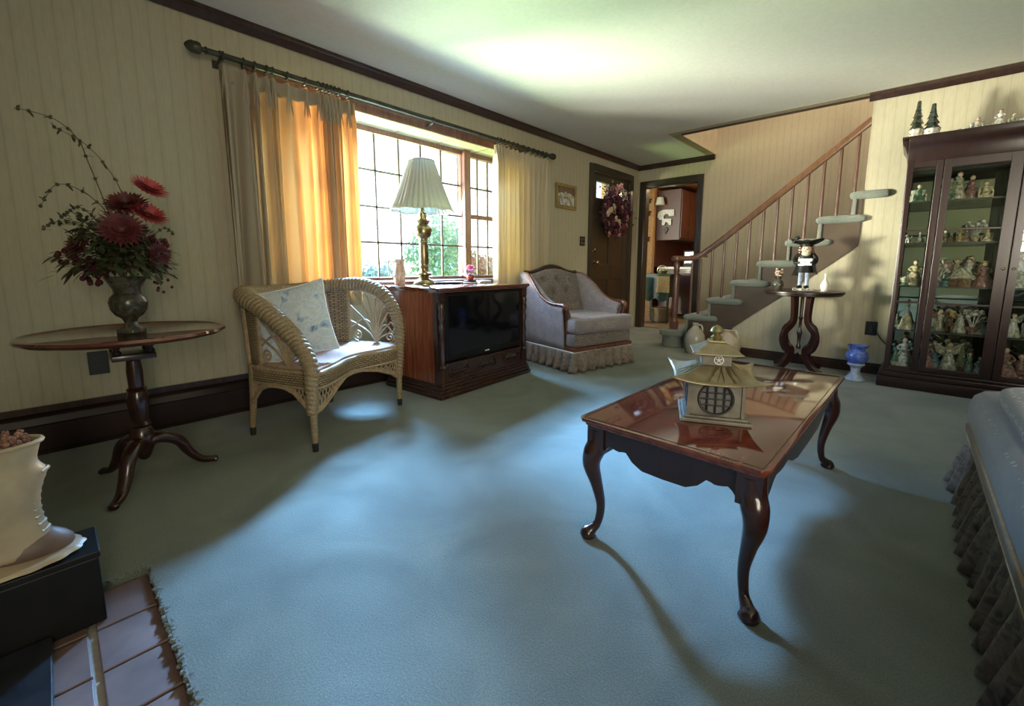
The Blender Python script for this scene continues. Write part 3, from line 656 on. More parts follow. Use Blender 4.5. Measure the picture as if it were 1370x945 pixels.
# urn vase and bouquet
uv = thing('urn_vase', 'mottled pewter footed urn vase holding the large red bouquet', 'vase', (-2.46, .222, .667))
m = MB(); m.prism([(.048*cos(radians(a)), .048*sin(radians(a))) for a in range(0, 360, 45)], 0, .018, 'z'); m.build('foot', 'pewter', uv, bevel=.003)
m = MB(); m.lathe([(.040, .018), (.028, .030), (.020, .045), (.026, .060), (.045, .075), (.060, .100), (.064, .130), (.058, .150), (.044, .168), (.046, .185), (.060, .215), (.072, .235), (.066, .236), (.040, .19), (0, .185)], seg=28); m.build('bowl', 'pewter', uv, smooth=True)
def leafq(m, p, d, L_, w, droop=.3, fold=.15):
    d = Vector(d).normalized(); sd = d.cross(Vector((0, 0, 1))); sd = sd.normalized() if sd.length > .05 else Vector((1, 0, 0)); up_ = sd.cross(d)
    p = Vector(p); vs = []; N = 4
    for i in range(N+1):
        t = i/N; c = p+d*L_*t-Vector((0, 0, droop*L_*t*t)); ww = w*sin(pi*min(1, t*.92+.06)); vs += [c-sd*ww, c+up_*(-fold*ww), c+sd*ww]
    fs = []
    for i in range(N): a = i*3; fs += [(a, a+1, a+4, a+3), (a+1, a+2, a+5, a+4)]
    m.add(vs, fs)
def rdir(): 
    v = Vector((random.gauss(0, 1), random.gauss(0, 1), random.gauss(0, 1))); return v.normalized()
bq = thing('flower_bouquet', 'tall bouquet of dark red blooms, coral daisies, berries and arching twigs', 'flowers', (-2.46, .222, .667))
random.seed(11); m = MB()
for i in range(850):
    d = rdir(); d.z = abs(d.z)*1.15-.35; r = random.uniform(.03, .175)
    p = Vector((d.x*r, d.y*r*1.05-.02, .30+d.z*r*1.1)); leafq(m, p, d+rdir()*.5, random.uniform(.025, .055), random.uniform(.006, .013), random.uniform(0, .6))
fo = m.build('foliage', 'leaf', bq, smooth=True); fo['kind'] = 'stuff'
m = MB()
for i in range(200):
    d = rdir(); d.z = abs(d.z)*.8-.2; r = random.uniform(.06, .17); p = Vector((d.x*r, d.y*r, .30+d.z*r)); leafq(m, p, d+rdir()*.4, random.uniform(.02, .045), .009, .4)
fo = m.build('red_foliage', 'leafred', bq, smooth=True); fo['kind'] = 'stuff'
def daisy(c, nrm, R_, mat, np_=22, layers=3, cen='leafred', w=.28):
    nrm = Vector(nrm).normalized(); q = nrm.to_track_quat('Z', 'Y').to_matrix().to_4x4(); X = Matrix.Translation(c) @ q; m = MB(X)
    for l in range(layers):
        k_ = 1-.22*l
        for i in range(np_):
            a = 2*pi*(i+.5*l)/np_; m.k = 0
            d = Vector((cos(a), sin(a), .12+.30*l)); leafq(m, (cos(a)*R_*.1, sin(a)*R_*.1, .004*l), d, R_*k_*random.uniform(.85, 1), R_*w*.38, -.1)
    m.k = 1; m.ell((0, 0, .006), (R_*.22, R_*.22, .008), 10, 6)
    return m.build('bloom', [mat, cen], bq, smooth=True)
daisy((.06, .096, .598), (.62, .38, .75), .068, 'coral'); daisy((.07, .085, .490), (.65, .36, .75), .072, 'coral')
daisy((.05, .025, .525), (.7, -.2, .8), .075, 'redflower', 26, 4); daisy((.10, -.003, .425), (.95, -.1, .3), .078, 'redflower', 26, 4)
daisy((.02, .09, .36), (.3, .8, .5), .07, 'redflower', 24, 4); daisy((.03, -.12, .36), (.4, -.8, .4), .06, 'redflower', 22, 3); daisy((.09, .10, .33), (.8, .6, .1), .055, 'redflower', 22, 3)
def berries(c, n, sp_, r):
    m = MB()
    for i in range(n): d = rdir(); m.ell(Vector(c)+Vector((d.x*sp_[0], d.y*sp_[1], d.z*sp_[2])), (r, r, r*1.15), 8, 6)
    return m.build('berry_cluster', 'berry', bq, smooth=True)
berries((.05, .11, .35), 30, (.035, .035, .055), .009); berries((.06, -.09, .23), 14, (.03, .04, .02), .009); berries((.07, .11, .20), 9, (.02, .03, .03), .006)
def twig(pts, r, lv, seed):
    random.seed(seed); m = MB(); S = spline(pts, 6); m.k = 0; n = len(S); m.tube(S, [r*(1-.6*i/n) for i in range(n)], 6)
    m.k = 1
    for i in range(3, n, 2 if lv > 1 else 4):
        m.ell(S[i], (.006, .006, .007), 7, 5)
        for _ in range(2): leafq(m, S[i], rdir()+Vector((0, 0, .3)), random.uniform(.012, .028), .005, .2)
    return m.build('twig', ['twig', 'leaf'], bq, smooth=True)
twig([(0, 0, .2), (.04, -.020, .42), (.04, -.041, .548), (.04, -.071, .685), (.04, -.090, .761), (.04, -.143, .819), (.04, -.215, .834), (.04, -.241, .833)], .0026, 1, 1)
twig([(0, 0, .2), (.04, .02, .45), (.04, .016, .573), (.04, -.021, .674), (.04, -.072, .746), (.04, -.129, .782), (.04, -.151, .793)], .0022, 1, 2)
twig([(0, 0, .2), (.04, -.03, .46), (.04, -.067, .54), (.04, -.125, .583), (.04, -.166, .58), (.04, -.195, .531), (.04, -.213, .494)], .0022, 1, 3)
twig([(0, 0, .2), (.04, -.06, .40), (.04, -.12, .44), (.04, -.177, .445), (.04, -.217, .412)], .0022, 2, 4)
twig([(0, 0, .2), (.04, -.05, .42), (.04, -.107, .504), (.04, -.14, .487), (.04, -.165, .46)], .0022, 2, 5)
twig([(0, 0, .2), (.04, -.06, .34), (.04, -.11, .37), (.04, -.154, .377)], .0022, 2, 7)
twig([(0, 0, .2), (.05, .06, .35), (.06, .13, .44), (.06, .167, .414)], .0022, 2, 6)
berries((.05, -.165, .315), 9, (.02, .028, .022), .009); berries((.05, -.11, .29), 16, (.03, .035, .022), .009)
random.seed(77); m = MB()
for i in range(420):
    d = rdir(); c_ = random.choice([(.03, -.06, .40), (.03, .0, .46), (.03, .06, .40), (.02, -.10, .44), (.05, .10, .33)]); p = Vector(c_)+d*random.uniform(.01, .06)
    leafq(m, p, d+Vector((0, 0, .3)), random.uniform(.018, .04), random.uniform(.005, .010), .3)
fo = m.build('upper_foliage', 'leaf', bq, smooth=True); fo['kind'] = 'stuff'
for p_, d_ in (((.08, .07, .48), (.3, 1, .1)), ((.08, .10, .36), (.2, 1, -.3)), ((.06, .02, .44), (.2, 1, .0))):
    m = MB(); leafq(m, p_, d_, .085, .013, .15); m.build('long_leaf', 'leaf', bq, smooth=True)

# ------------------------------------------------------------------ back round table with lyre legs
rt_ = thing('pedestal_table', 'small round dark table on scrolled lyre legs under the staircase', 'side table', (-.73, 4.59, 0))
m = MB(); m.lathe([(0, .700), (.285, .700), (.300, .708), (.300, .716), (.312, .722), (.312, .738), (.300, .744), (0, .744)], seg=64); m.build('tabletop', 'maho_dark', rt_, smooth=True, angle=30)
m = MB(); m.lathe([(.0, .20), (.018, .205), (.022, .23), (.012, .25), (.018, .33), (.024, .36), (.012, .39), (.012, .47), (.020, .49), (.012, .51), (.014, .70)], seg=14); m.lathe([(0, .12), (.012, .13), (.018, .15), (.0, .17)], seg=12); m.build('spindle', 'maho_dark', rt_, smooth=True)
for a in (54, 144, 234, 324):
    m = MB(); cl = [(.085, .70, .028), (.078, .60, .025), (.076, .48, .025), (.105, .425, .024), (.158, .375, .027), (.172, .300, .029), (.140, .225, .030), (.088, .180, .034), (.115, .110, .030), (.165, .055, .025), (.220, .032, .021), (.255, .022, .020)]
    S = spline([(x, 0, z) for x, z, r in cl], 4); Rr = [lerp(cl[min(i//4, 11)][2], cl[min(i//4+1, 11)][2], (i % 4)/4) for i in range(len(S))]
    L_ = []; Rg = []
    for i, p in enumerate(S):
        t_ = (S[min(i+1, len(S)-1)]-S[max(i-1, 0)]).normalized(); nrm = Vector((-t_.z, 0, t_.x)); L_.append(p+nrm*Rr[i]); Rg.append(p-nrm*Rr[i])
    poly = [(p.x, p.z) for p in L_]+[(p.x, p.z) for p in Rg[::-1]]
    poly = [(x, max(.002, z)) for x, z in poly]
    vs = []; fs = []; n = len(L_)
    for y in (-.018, .018):
        vs += [(p.x, y, max(.002, p.z)) for p in L_]+[(p.x, y, max(.002, p.z)) for p in Rg]
    for i in range(n-1): fs += [(i, i+1, n+i+1, n+i), (2*n+i, 3*n+i, 3*n+i+1, 2*n+i+1), (i, 2*n+i, 2*n+i+1, i+1), (n+i, n+i+1, 3*n+i+1, 3*n+i)]
    fs += [(0, n, 3*n, 2*n), (n-1, 3*n-1, 4*n-1, 2*n-1)]
    m.add(vs, fs); l = m.build('leg', 'maho', rt_, bevel=.004); l.rotation_euler = (0, 0, radians(a))

# nutcracker figure
TZ = .744
nc = thing('nutcracker', 'wooden bearded nutcracker figurine in a wide black hat holding white papers', 'figurine', (-.735, 4.60, TZ), radians(6)); SN = 1.0
m = MB(); m.prism([(-.075, -.04), (.075, -.04), (.075, .04), (-.075, .04)], 0, .018, 'z'); 
m.k = 1
for x in (-.065, .045, .0): m.box(x-.014, x+.014, -.055, -.035, 0, .022)
m.build('base', ['porc', 'brass'], nc, bevel=.003)
m = MB()
for x in (-.030, .022): m.k = 0; m.lathe([(.018, .03), (.016, .07), (.018, .14), (.020, .20)], (x, 0, 0), 12); m.k = 1; m.ell((x, -.01, .030), (.022, .034, .018), 10, 6)
m.build('legs', ['paleblue', 'black'], nc, smooth=True)
m = MB(); m.lathe([(.070, .16), (.062, .19), (.050, .24), (.056, .30), (.050, .335), (.030, .345)], seg=20, sy=.7)
for s_ in (-1, 1): m.tube(spline([(s_*.05, 0, .325), (s_*.078, -.01, .285), (s_*.070, -.045, .25), (s_*.035, -.06, .25)], 4), [.019]*13, 8)
m.prism([(-.10, .135), (-.04, .13), (-.03, .24), (-.06, .25)], -.01, .02, 'y'); m.prism([(.035, .19), (.10, .14), (.075, .245), (.045, .25)], -.01, .02, 'y')
m.build('coat', 'black', nc, smooth=True, angle=50)
m = MB(); m.box(-.052, -.002, -.072, -.066, .222, .285); m.box(.0, .052, -.072, -.066, .225, .285); m.build('papers', 'paper_white', nc)
m = MB(); m.k = 0; m.ell((0, -.005, .365), (.040, .040, .045), 16, 12); m.ell((0, -.046, .365), (.007, .010, .009), 8, 6)
m.k = 1; m.ell((-.015, -.040, .378), .005, 8, 6); m.ell((.015, -.040, .378), .005, 8, 6); m.k = 2; m.ell((0, -.028, .332), (.036, .024, .028), 12, 8); m.ell((-.017, -.044, .352), (.018, .008, .006), 8, 6); m.ell((.017, -.044, .352), (.018, .008, .006), 8, 6)
m.k = 0; m.ell((-.05, -.045, .255), (.013, .012, .015), 8, 6); m.ell((.05, -.045, .255), (.013, .012, .015), 8, 6)
m.build('head', ['skin', 'black', 'jug2'], nc, smooth=True)
m = MB()
for s_ in (-1, 1):
    for k_ in range(5): m.ell((s_*.044+random.uniform(-.006, .006), .0, .385-.022*k_), (.016, .018, .014), 8, 6)
m.build('hair', 'oak', nc, smooth=True)
m = MB(); m.lathe([(.045, .395), (.048, .42), (.040, .445), (0, .455)], seg=20)
m.grid(lambda u, v: (cos(2*pi*u)*lerp(.03, .125, v), sin(2*pi*u)*lerp(.03, .075, v), .405+.018*v+.030*v*v*abs(cos(2*pi*u))+(.012*v if sin(2*pi*u) < 0 else 0)), 40, 5, cu=True)
m.tube(spline([(-.10, -.01, .43), (-.08, -.03, .465), (-.06, -.03, .475)], 4), .014, 8); m.build('hat', 'black', nc, smooth=True, solid=.006)
# small flowered vase and white bud vase
v = thing('floral_vase', 'squat dark flowered vase with small pink blooms left of the nutcracker', 'vase', (-.93, 4.56, TZ))
m = MB(); m.lathe([(.030, 0), (.034, .008), (.048, .03), (.052, .05), (.040, .075), (.020, .095), (.018, .115), (.026, .125), (.020, .126), (0, .11)], seg=24); m.build('body', 'pewter', v, smooth=True)
m = MB(); random.seed(5)
for i in range(30): d = rdir(); leafq(m, Vector((d.x*.02, d.y*.02, .15+d.z*.03)), d, .03, .009, .1)
m.k = 1
for i in range(22): d = rdir(); m.ell((d.x*.026, d.y*.02, .165+d.z*.042), (.011, .011, .010), 7, 5)
m.build('blooms', ['leaf', 'skin'], v, smooth=True)
v = tag(MB().lathe([(.026, 0), (.028, .006), (.034, .03), (.034, .055), (.020, .085), (.009, .105), (.008, .130), (.012, .150), (.010, .152), (.0, .14)], seg=24).build('bud_vase', 'porc', smooth=True), 'slender white porcelain bud vase right of the nutcracker', 'vase'); v.location = (-.575, 4.62, TZ)
# stoneware jugs at the foot of the stairs
def jugbody(R_, H_, nr):
    return [(R_*.72, 0), (R_*.80, .01), (R_*.97, H_*.30), (R_, H_*.45), (R_*.93, H_*.60), (R_*.66, H_*.76), (nr*1.35, H_*.87), (nr, H_*.93), (nr*1.25, H_*.96), (nr*1.2, H_), (nr*.7, H_), (0, H_*.9)]
j = thing('stoneware_jug', 'tall grey stoneware jug between the bottom step and staircase', 'jug', (-1.735, 4.735, 0))
MB().lathe(jugbody(.108, .335, .026), seg=32).build('body', 'jug', j, smooth=True)
MB().tube(spline([(.024, 0, .31), (.06, 0, .315), (.078, 0, .27), (.075, 0, .235)], 6), .010, 8).build('handle', 'jug', j, smooth=True)
j = thing('stoneware_jug', 'smaller beige salt-glazed jug under the slope of the staircase', 'jug', (-1.40, 4.745, 0))
MB().lathe(jugbody(.135, .30, .038), seg=32).build('body', 'jug2', j, smooth=True)
MB().tube(spline([(.03, 0, .285), (.075, 0, .29), (.10, 0, .245), (.10, 0, .20)], 6), .013, 8).build('handle', 'jug2', j, smooth=True)
MB().tube(spline([(-.07, 0, .265), (-.05, 0, .305), (.0, 0, .315), (.04, 0, .29)], 5), .014, 8).build('neck_ribbon', 'iron', j, smooth=True)
# blue glass fairy lamp
b_ = thing('blue_glass_lamp', 'cobalt blue ruffled glass lamp on pale blue foot by the baseboard', 'glass lamp', (-.29, 4.53, 0))
MB().lathe([(.075, 0), (.078, .006), (.058, .03), (.032, .07), (.036, .11), (.062, .135), (.060, .150), (.0, .150)], seg=30).build('foot', 'paleblue', b_, smooth=True)
MB().lathe([(.050, .150), (.074, .175), (.080, .205), (.072, .240), (.050, .262), (.052, .275), (.072, .300), (.068, .300), (.046, .275), (.060, .24), (.05, .16), (0, .155)], seg=48, fl=lambda a, z: 1+(.10*sin(8*a) if z > .265 else 0)).build('shade', 'bluegl', b_, smooth=True)

# ------------------------------------------------------------------ wicker settee
ws = thing('wicker_settee', 'curved wicker settee with braided rolled rim and scrollwork side beside the left curtain', 'settee', (-2.39, 1.19, 0), atan2(.901, -.433))
def ws_mirror(P, s_): return [(s_*x, y, z) for x, y, z in P]
legH = .21
armR = [(.392, -.005, .20), (.392, -.012, .34), (.390, -.02, .50), (.392, .0, .62), (.394, .05, .715), (.394, .13, .785), (.385, .25, .822), (.36, .38, .822), (.30, .47, .812)]
armL = [(-.392, -.005, .20), (-.390, -.01, .34), (-.380, .0, .44), (-.374, .045, .53), (-.368, .13, .61), (-.362, .23, .685), (-.356, .33, .745), (-.335, .44, .785), (-.27, .50, .795)]
backP = [(.15, .51, .800), (0, .52, .795), (-.13, .52, .793)]
rimP = spline(armR+backP+armL[::-1], 8)
def ridged(m, S, rf, seg=14, freq=1.0, amp=.16):
    pts = [Vector(p) for p in S]; out = []; R = []; L_ = 0; P2 = []
    for a, b_ in zip(pts, pts[1:]):
        n = 5
        for k_ in range(n): P2.append(a.lerp(b_, k_/n))
    P2.append(pts[-1]); n = len(P2); vs = []; fs = []; u = None; s_ = 0
    for i, p in enumerate(P2):
        a = P2[max(0, i-1)]; b_ = P2[min(n-1, i+1)]; t = (b_-a).normalized(); s_ += (p-a).length if i else 0
        if u is None: u = t.cross(Vector((0, 1, 0))).normalized()
        u = (u-t*u.dot(t)).normalized(); w = t.cross(u); r = rf(i/(n-1))
        for j in range(seg):
            q = 2*pi*j/seg; rr = r*(1+amp*abs(sin(s_*freq+q*1.0)))
            vs.append(p+u*cos(q)*rr+w*sin(q)*rr)
    for i in range(n-1):
        for j in range(seg): fs.append((i*seg+j, i*seg+(j+1) % seg, (i+1)*seg+(j+1) % seg, (i+1)*seg+j))
    fs += [tuple(range(seg)), tuple((n-1)*seg+j for j in range(seg))]; m.add(vs, fs)
m = MB(); ridged(m, rimP, lambda t: interp([(0, .020), (.06, .026), (.16, .032), (.3, .038), (.5, .034), (.68, .042), (.80, .038), (.93, .030), (1, .022)], t), 18, 130, .26)
m.build('rolled_rim', 'cane', ws, smooth=True, angle=180)
# seat
seat = [(-.36, .0), (-.30, -.015), (-.18, .012), (-.08, .045), (.0, .052), (.08, .045), (.18, .012), (.30, -.015), (.36, .0), (.362, .25), (.345, .40), (.27, .46), (0, .475), (-.27, .46), (-.345, .40), (-.362, .25)]
SS = [(p.x, p.y) for p in spline([(x, y, 0) for x, y in seat], 5, closed=True)]
m = MB(); m.prism(SS, .405, .430, 'z'); m.build('seat', 'seatpink', ws, bevel=.008, smooth=True)
m = MB(); m.tube([(x, y, .404) for x, y in SS], .013, 8, closed=True); m.build('seat_rim', 'canepale', ws, smooth=True)
# woven apron just under the seat and lace below with arches
def side_pt(k_, n, which):
    if which == 'front': P = [(-.375, -.01), (-.30, -.02), (-.18, .008), (-.08, .04), (0, .048), (.08, .04), (.18, .008), (.30, -.02), (.375, -.01)]
    elif which == 'left': P = [(-.378, .0), (-.37, .16), (-.36, .32), (-.33, .46)]
    elif which == 'right': P = [(.378, .0), (.37, .16), (.36, .32), (.33, .46)]
    else: P = [(-.33, .46), (-.1, .485), (.1, .485), (.33, .46)]
    S = spline([(x, y, 0) for x, y in P], 6); t = k_/n*(len(S)-1); i = min(int(t), len(S)-2); return S[i].lerp(S[i+1], t-i)
def apron_band(which):
    m = MB(); N = 40; m.grid(lambda u, v: (side_pt(u*N, N, which).x, side_pt(u*N, N, which).y, lerp(.325, .402, v)), N, 3)
    o = m.build('apron', 'wicker', ws, smooth=True, solid=.008); return o
for w_ in ('front', 'left', 'right', 'back'): apron_band(w_)
def arch(q, deep): return interp([(0, .205), (.06, .215), (.14, .25), (.25, .295), (.38, .318), (.5, .322), (.62, .318), (.75, .295), (.86, .25), (.94, .215), (1, .205)], q)
for w_, nn in (('front', 60), ('left', 40), ('right', 40)):
    m = MB(); N = nn
    P = [side_pt(i, N, w_) for i in range(N+1)]
    m.tube([(p.x, p.y, arch(i/N, 0)-.004) for i, p in enumerate(P)], .009, 8); m.tube([(p.x, p.y, arch(i/N, 0)+.012) for i, p in enumerate(P)], .006, 6)
    m.tube([(p.x, p.y, .326) for p in P], .008, 6)
    for i in range(0, N, 2):
        for d in (3, -3):
            j_ = i+d
            if 0 <= j_ <= N:
                a, b_ = P[i], P[j_]; za = .326; zb = arch(j_/N, 0)
                if za-zb > .02: m.tube([(a.x, a.y, za), (b_.x, b_.y, zb)], .003, 5)
    m.build('lace_skirt', 'canepale', ws, smooth=True)
# legs
for (x, y, dx, dy, z1) in ((-.388, -.008, .0, .0, .33), (.388, -.008, .0, -.0, .33), (-.33, .43, .02, .06, .42), (.33, .43, -.02, .06, .42)):
    m = MB(); n = 60
    P = [(x+dx*(1-i/n)**1.3, y+dy*(1-i/n)**1.3, .045+(z1-.045)*i/n) for i in range(n+1)]
    m.tube(P, [lerp(.015, .022, i/n)*(1+.08*(i % 2)) for i in range(n+1)], 10)
    l = m.build('leg', 'cane', ws, smooth=True)
    m = MB(); m.tube([(x+dx*1.04, y+dy*1.05, 0), (x+dx, y+dy, .047)], [.0145, .0165], 10); m.build('leg_tip', 'iron', l, smooth=True)
# rear posts from seat to rim
for s_ in (-1, 1):
    MB().tube(spline([(s_*.33, .44, .32), (s_*.325, .46, .5), (s_*.30, .49, .79)], 6), .013, 8).build('back_post', 'canepale', ws, smooth=True)
    MB().tube(spline([(s_*.378, .0, .33), (s_*.385, .0, .45), (s_*.385, .0, .52)], 4), .012, 8).build('arm_post', 'canepale', ws, smooth=True)
# woven back
def backf(u, v):
    x = lerp(-.325, .325, u); y = .465+.03*v+.025*(1-(x/.325)**2)*1.0; zt = .775+.01*(1-abs(x)/.325); return (x, y, lerp(.42, zt, v))
MB().grid(backf, 30, 12).build('woven_back', 'wicker', ws, smooth=True, solid=.008)
# side panels: woven strip plus fan scrollwork on each arm
def rimz(arm, y):
    tab = sorted([(p.y, p.z) for p in spline(arm, 8) if p.z > .42]); return interp(tab, y)
def spiral(c, r, turns, a0, sgn, n=26):
    return [(c[0]+r*(1-.85*i/n)*cos(a0+sgn*turns*2*pi*i/n), c[1]+r*(1-.85*i/n)*sin(a0+sgn*turns*2*pi*i/n)) for i in range(n+1)]
for s_, arm in ((1, armR), (-1, armL)):
    xs_ = lambda y: s_*interp([(0, .378), (.25, .368), (.40, .345), (.47, .31)], y)
    def W(y, z): return (xs_(y), y, z)
    m = MB(); y0, y1 = .345, .475
    m.grid(lambda u, v: W(lerp(y0, y1, u), lerp(.42, rimz(arm, lerp(y0, y1, u))-.01, v)), 6, 10)
    m.build('woven_side', 'wicker', ws, smooth=True, solid=.008)
    m = MB(); bx_, bz = .145, .432; r = .0052
    n = 9
    for i in range(n):
        a = radians(28+ i*(150-28)/(n-1)); yy = bx_-cos(a)*.0; d = (-cos(a), sin(a))
        L_ = .60
        while L_ > .05:
            y, z = bx_+d[0]*L_*.75, bz+d[1]*L_
            if .03 < y < .335 and z < rimz(arm, y)-.055: break
            L_ -= .01
        y, z = bx_+d[0]*L_*.75, bz+d[1]*L_; bow = .03*(1 if d[0] > 0 else -1)
        m.tube([W(q.x, q.y) for q in spline([(bx_, bz, 0), (bx_+d[0]*L_*.25+0*bow, bz+d[1]*L_*.5, 0), (y, z, 0)], 6)], r, 6)
        sp2 = spiral((y+(-.016 if d[0] < 0 else .016), z), .017, 1.3, 0 if d[0] < 0 else pi, -1 if d[0] < 0 else 1); m.tube([W(*q) for q in sp2], .0035, 5)
    for c, rr, sg in (((.285, .478), .040, 1), ((.045, .470), .034, -1)):
        m.tube([W(*q) for q in spiral(c, rr, 1.6, -pi/2, sg, 34)], r, 6)
    m.tube([W(q.x, q.y) for q in spline([(bx_, bz, 0), (.175, .55, 0), (.24, .585, 0), (.33, .53, 0)], 6)], r, 6)
    m.tube([W(q.x, q.y) for q in spline([(bx_, bz, 0), (.12, .52, 0), (.07, .555, 0), (.02, .50, 0)], 6)], r, 6)
    m.tube([W(.343, lerp(.42, rimz(arm, .352)-.02, i/6)) for i in range(7)], .008, 6); m.tube([W(lerp(.0, .355, i/8), .428) for i in range(9)], .007, 6)
    m.build('fan_scrollwork', 'canepale', ws, smooth=True)
# floral pillow leaning on the left arm
pw = thing('throw_pillow', 'square pale blue floral pillow leaning on the wicker arm', 'pillow', (-2.39, 1.19, 0), atan2(.901, -.433))
def pil(u, v):
    a, b_ = u*2-1, v*2-1; return a, b_
X = Matrix.Translation((-.210, .265, .640)) @ Matrix.Rotation(radians(26), 4, 'Z') @ Matrix.Rotation(radians(16), 4, 'Y') @ Matrix.Rotation(radians(-14), 4, 'X')
m = MB(X); hs = .205; n = 18
for sg in (1, -1):
    m.grid(lambda u, v: (sg*.062*max(0, (1-abs(u*2-1)**2.6))**.6*max(0, (1-abs(v*2-1)**2.6))**.6, (u*2-1)*hs*(1-.07*(1-(2*v-1)**2)), (v*2-1)*hs*(1-.07*(1-(2*u-1)**2))), n, n)
m.build('cushion', 'pillow', pw, smooth=True)
m = MB(X); random.seed(8); bd = []
for i in range(160):
    t = i/160*4; k_ = int(t); f = (t-k_)*2-1; e = hs
    y, z = [(f*e, -e), (e, f*e), (-f*e, e), (-e, -f*e)][k_]; q = 1-.07*(1-f*f)
    if k_ % 2: y *= q
    else: z *= q
    bd.append((0, y, z))
m.tube(bd, .0045, 6, closed=True)
m.build('fringe', 'paper_white', pw, smooth=True)

# ------------------------------------------------------------------ television console
tv = thing('television_console', 'large carved wood television console below the picture window', 'television', (-2.44, 1.80, 0), radians(4.6))
# local: x from -.64 (back) to 0 (front), y 0..1.03
Wd, Dp, Ht = 1.02, .62, .80
m = MB(); m.box(-Dp, -.04, .012, .03, .10, .765); m.box(-Dp, -.04, Wd-.03, Wd-.012, .10, .765); m.box(-Dp, -Dp+.02, .03, Wd-.03, .10, .765); m.build('side_panels', 'console_side', tv)
m = MB(); m.box(-Dp-.01, .025, -.010, Wd+.010, .775, .800); m.box(-Dp, .012, .002, Wd-.002, .762, .776); m.build('top', 'maho_top', tv, bevel=.006, smooth=True)
m = MB(); m.box(-Dp, .035, -.02, Wd+.02, .0, .035); m.box(-Dp, .025, -.012, Wd+.012, .035, .060); m.box(-Dp, .018, -.004, Wd+.004, .060, .085); m.box(-Dp, .008, .004, Wd-.004, .085, .105)
m.build('plinth', 'console_dark', tv, bevel=.006, smooth=True)
m = MB(); m.box(-.05, -.012, .07, Wd-.07, .105, .245); m.box(-.05, -.004, .07, Wd-.07, .225, .245); m.box(-.05, -.004, .07, Wd-.07, .105, .125); dr = m.build('carved_panel', 'console_dark', tv, bevel=.004)
for yc in (.20, .51, .82):
    m = MB()
    for k_ in range(-2, 3):
        m.tube([(-.008, yc+k_*.026+.011*cos(2*pi*i/12), .175+.024*sin(2*pi*i/12)) for i in range(12)], .004, 6, closed=True)
    m.tube([(-.008, yc-.085, .175), (-.008, yc+.085, .175)], .005, 6)
    for s_ in (-1, 1): m.tube([(-.008, yc+s_*(.085), .145), (-.008, yc+s_*.10, .175), (-.008, yc+s_*.085, .205)], .005, 6)
    m.build('carving', 'maho_dark', dr, smooth=True)
for y in (.035, Wd-.035):
    m = MB(); m.box(-.055, -.002, y-.034, y+.034, .105, .21); m.box(-.055, -.002, y-.034, y+.034, .70, .765); m.box(-.055, -.02, y-.034, y+.034, .21, .70)
    m.lathe([(.022, .21), (.028, .225), (.018, .24), (.026, .30), (.020, .36), (.024, .40), (.016, .46), (.026, .52), (.016, .55), (.028, .60), (.020, .63), (.028, .66), (.020, .685), (.026, .70)], (-.008, y, 0), 14)
    m.build('carved_pilaster', 'console_dark', tv, smooth=True, angle=35)
# flat television standing in the opening
m = MB(); m.box(-.045, -.010, .075, Wd-.075, .262, .758); m.box(-.20, -.045, .2, Wd-.2, .35, .68); s_ = m.build('television_bezel', 'black', tv, bevel=.006)
m = MB(); m.box(-.011, -.0085, .105, Wd-.105, .308, .735); m.build('screen', 'screen', s_)
m = MB(); m.box(-.0105, -.0075, Wd/2-.025, Wd/2-.012, .278, .288); m.box(-.0105, -.0075, Wd/2-.008, Wd/2+.004, .278, .288); m.box(-.0105, -.0075, Wd/2+.008, Wd/2+.022, .278, .288); m.build('maker_badge', 'paper_white', s_)
m = MB(); m.box(-.11, -.03, .32, Wd-.32, .245, .262); m.build('television_stand', 'black', tv, bevel=.003)
# lamp
TZ2 = .801
lp = thing('table_lamp', 'tall brass candlestick table lamp with white pleated shade', 'lamp', (-2.925, 2.03, TZ2))
m = MB(); m.lathe([(.085, 0), (.086, .012), (.076, .022), (.070, .034), (.050, .042), (.034, .055), (.040, .070), (.058, .080), (.058, .092), (.036, .100), (.030, .115), (.034, .13), (.040, .145), (.033, .155), (.037, .17), (.036, .30), (.032, .325), (.040, .335), (.032, .350), (.034, .365), (.062, .385), (.064, .40), (.072, .43), (.060, .455), (.040, .475), (.050, .490), (.060, .500), (.034, .508), (.028, .525), (.034, .54), (.030, .55), (.034, .560), (.016, .566), (.012, .62)], seg=32, fl=lambda a, z: (1+.05*sin(a*12)) if .16 < z < .31 else 1)
m.build('base', 'brass', lp, smooth=True, angle=50)
m = MB(); m.tube([(0, 0, .60), (0, 0, .70)], .010, 8); m.tube(spline([(.01, 0, .69), (.055, 0, .74), (.055, 0, .84), (0, 0, .935)], 6), .0025, 6); m.tube(spline([(-.01, 0, .69), (-.055, 0, .74), (-.055, 0, .84), (0, 0, .935)], 6), .0025, 6); m.tube([(.0, -.012, .56), (.04, -.03, .56)], .003, 6); m.ell((.04, -.03, .56), .006, 8, 6)
m.build('harp', 'brass_dull', lp, smooth=True)
m = MB(); N = 34
def shd(u, v):
    a = 2*pi*u; p = 1+.030*sin(a*N)*(1)+0; r = lerp(.238, .098, v**.92)*p; z = .570+.385*v+(.010*abs(sin(a*4))*(1-v)**4 if v < .5 else 0); return (r*cos(a), r*sin(a), z)
m.grid(shd, N*8, 10, cu=True); sh = m.build('lamp_shade', 'shade', lp, smooth=True, solid=.0015, angle=180)
m = MB(); m.tube([(.101*cos(2*pi*i/48), .101*sin(2*pi*i/48), .956) for i in range(48)], .004, 6, closed=True); m.tube([(.240*cos(2*pi*i/96), .240*sin(2*pi*i/96), .570+.010*abs(sin(2*pi*i/96*4))) for i in range(96)], .004, 6, closed=True); m.build('shade_trim', 'white', sh, smooth=True)
for i in range(N if False else 0): pass
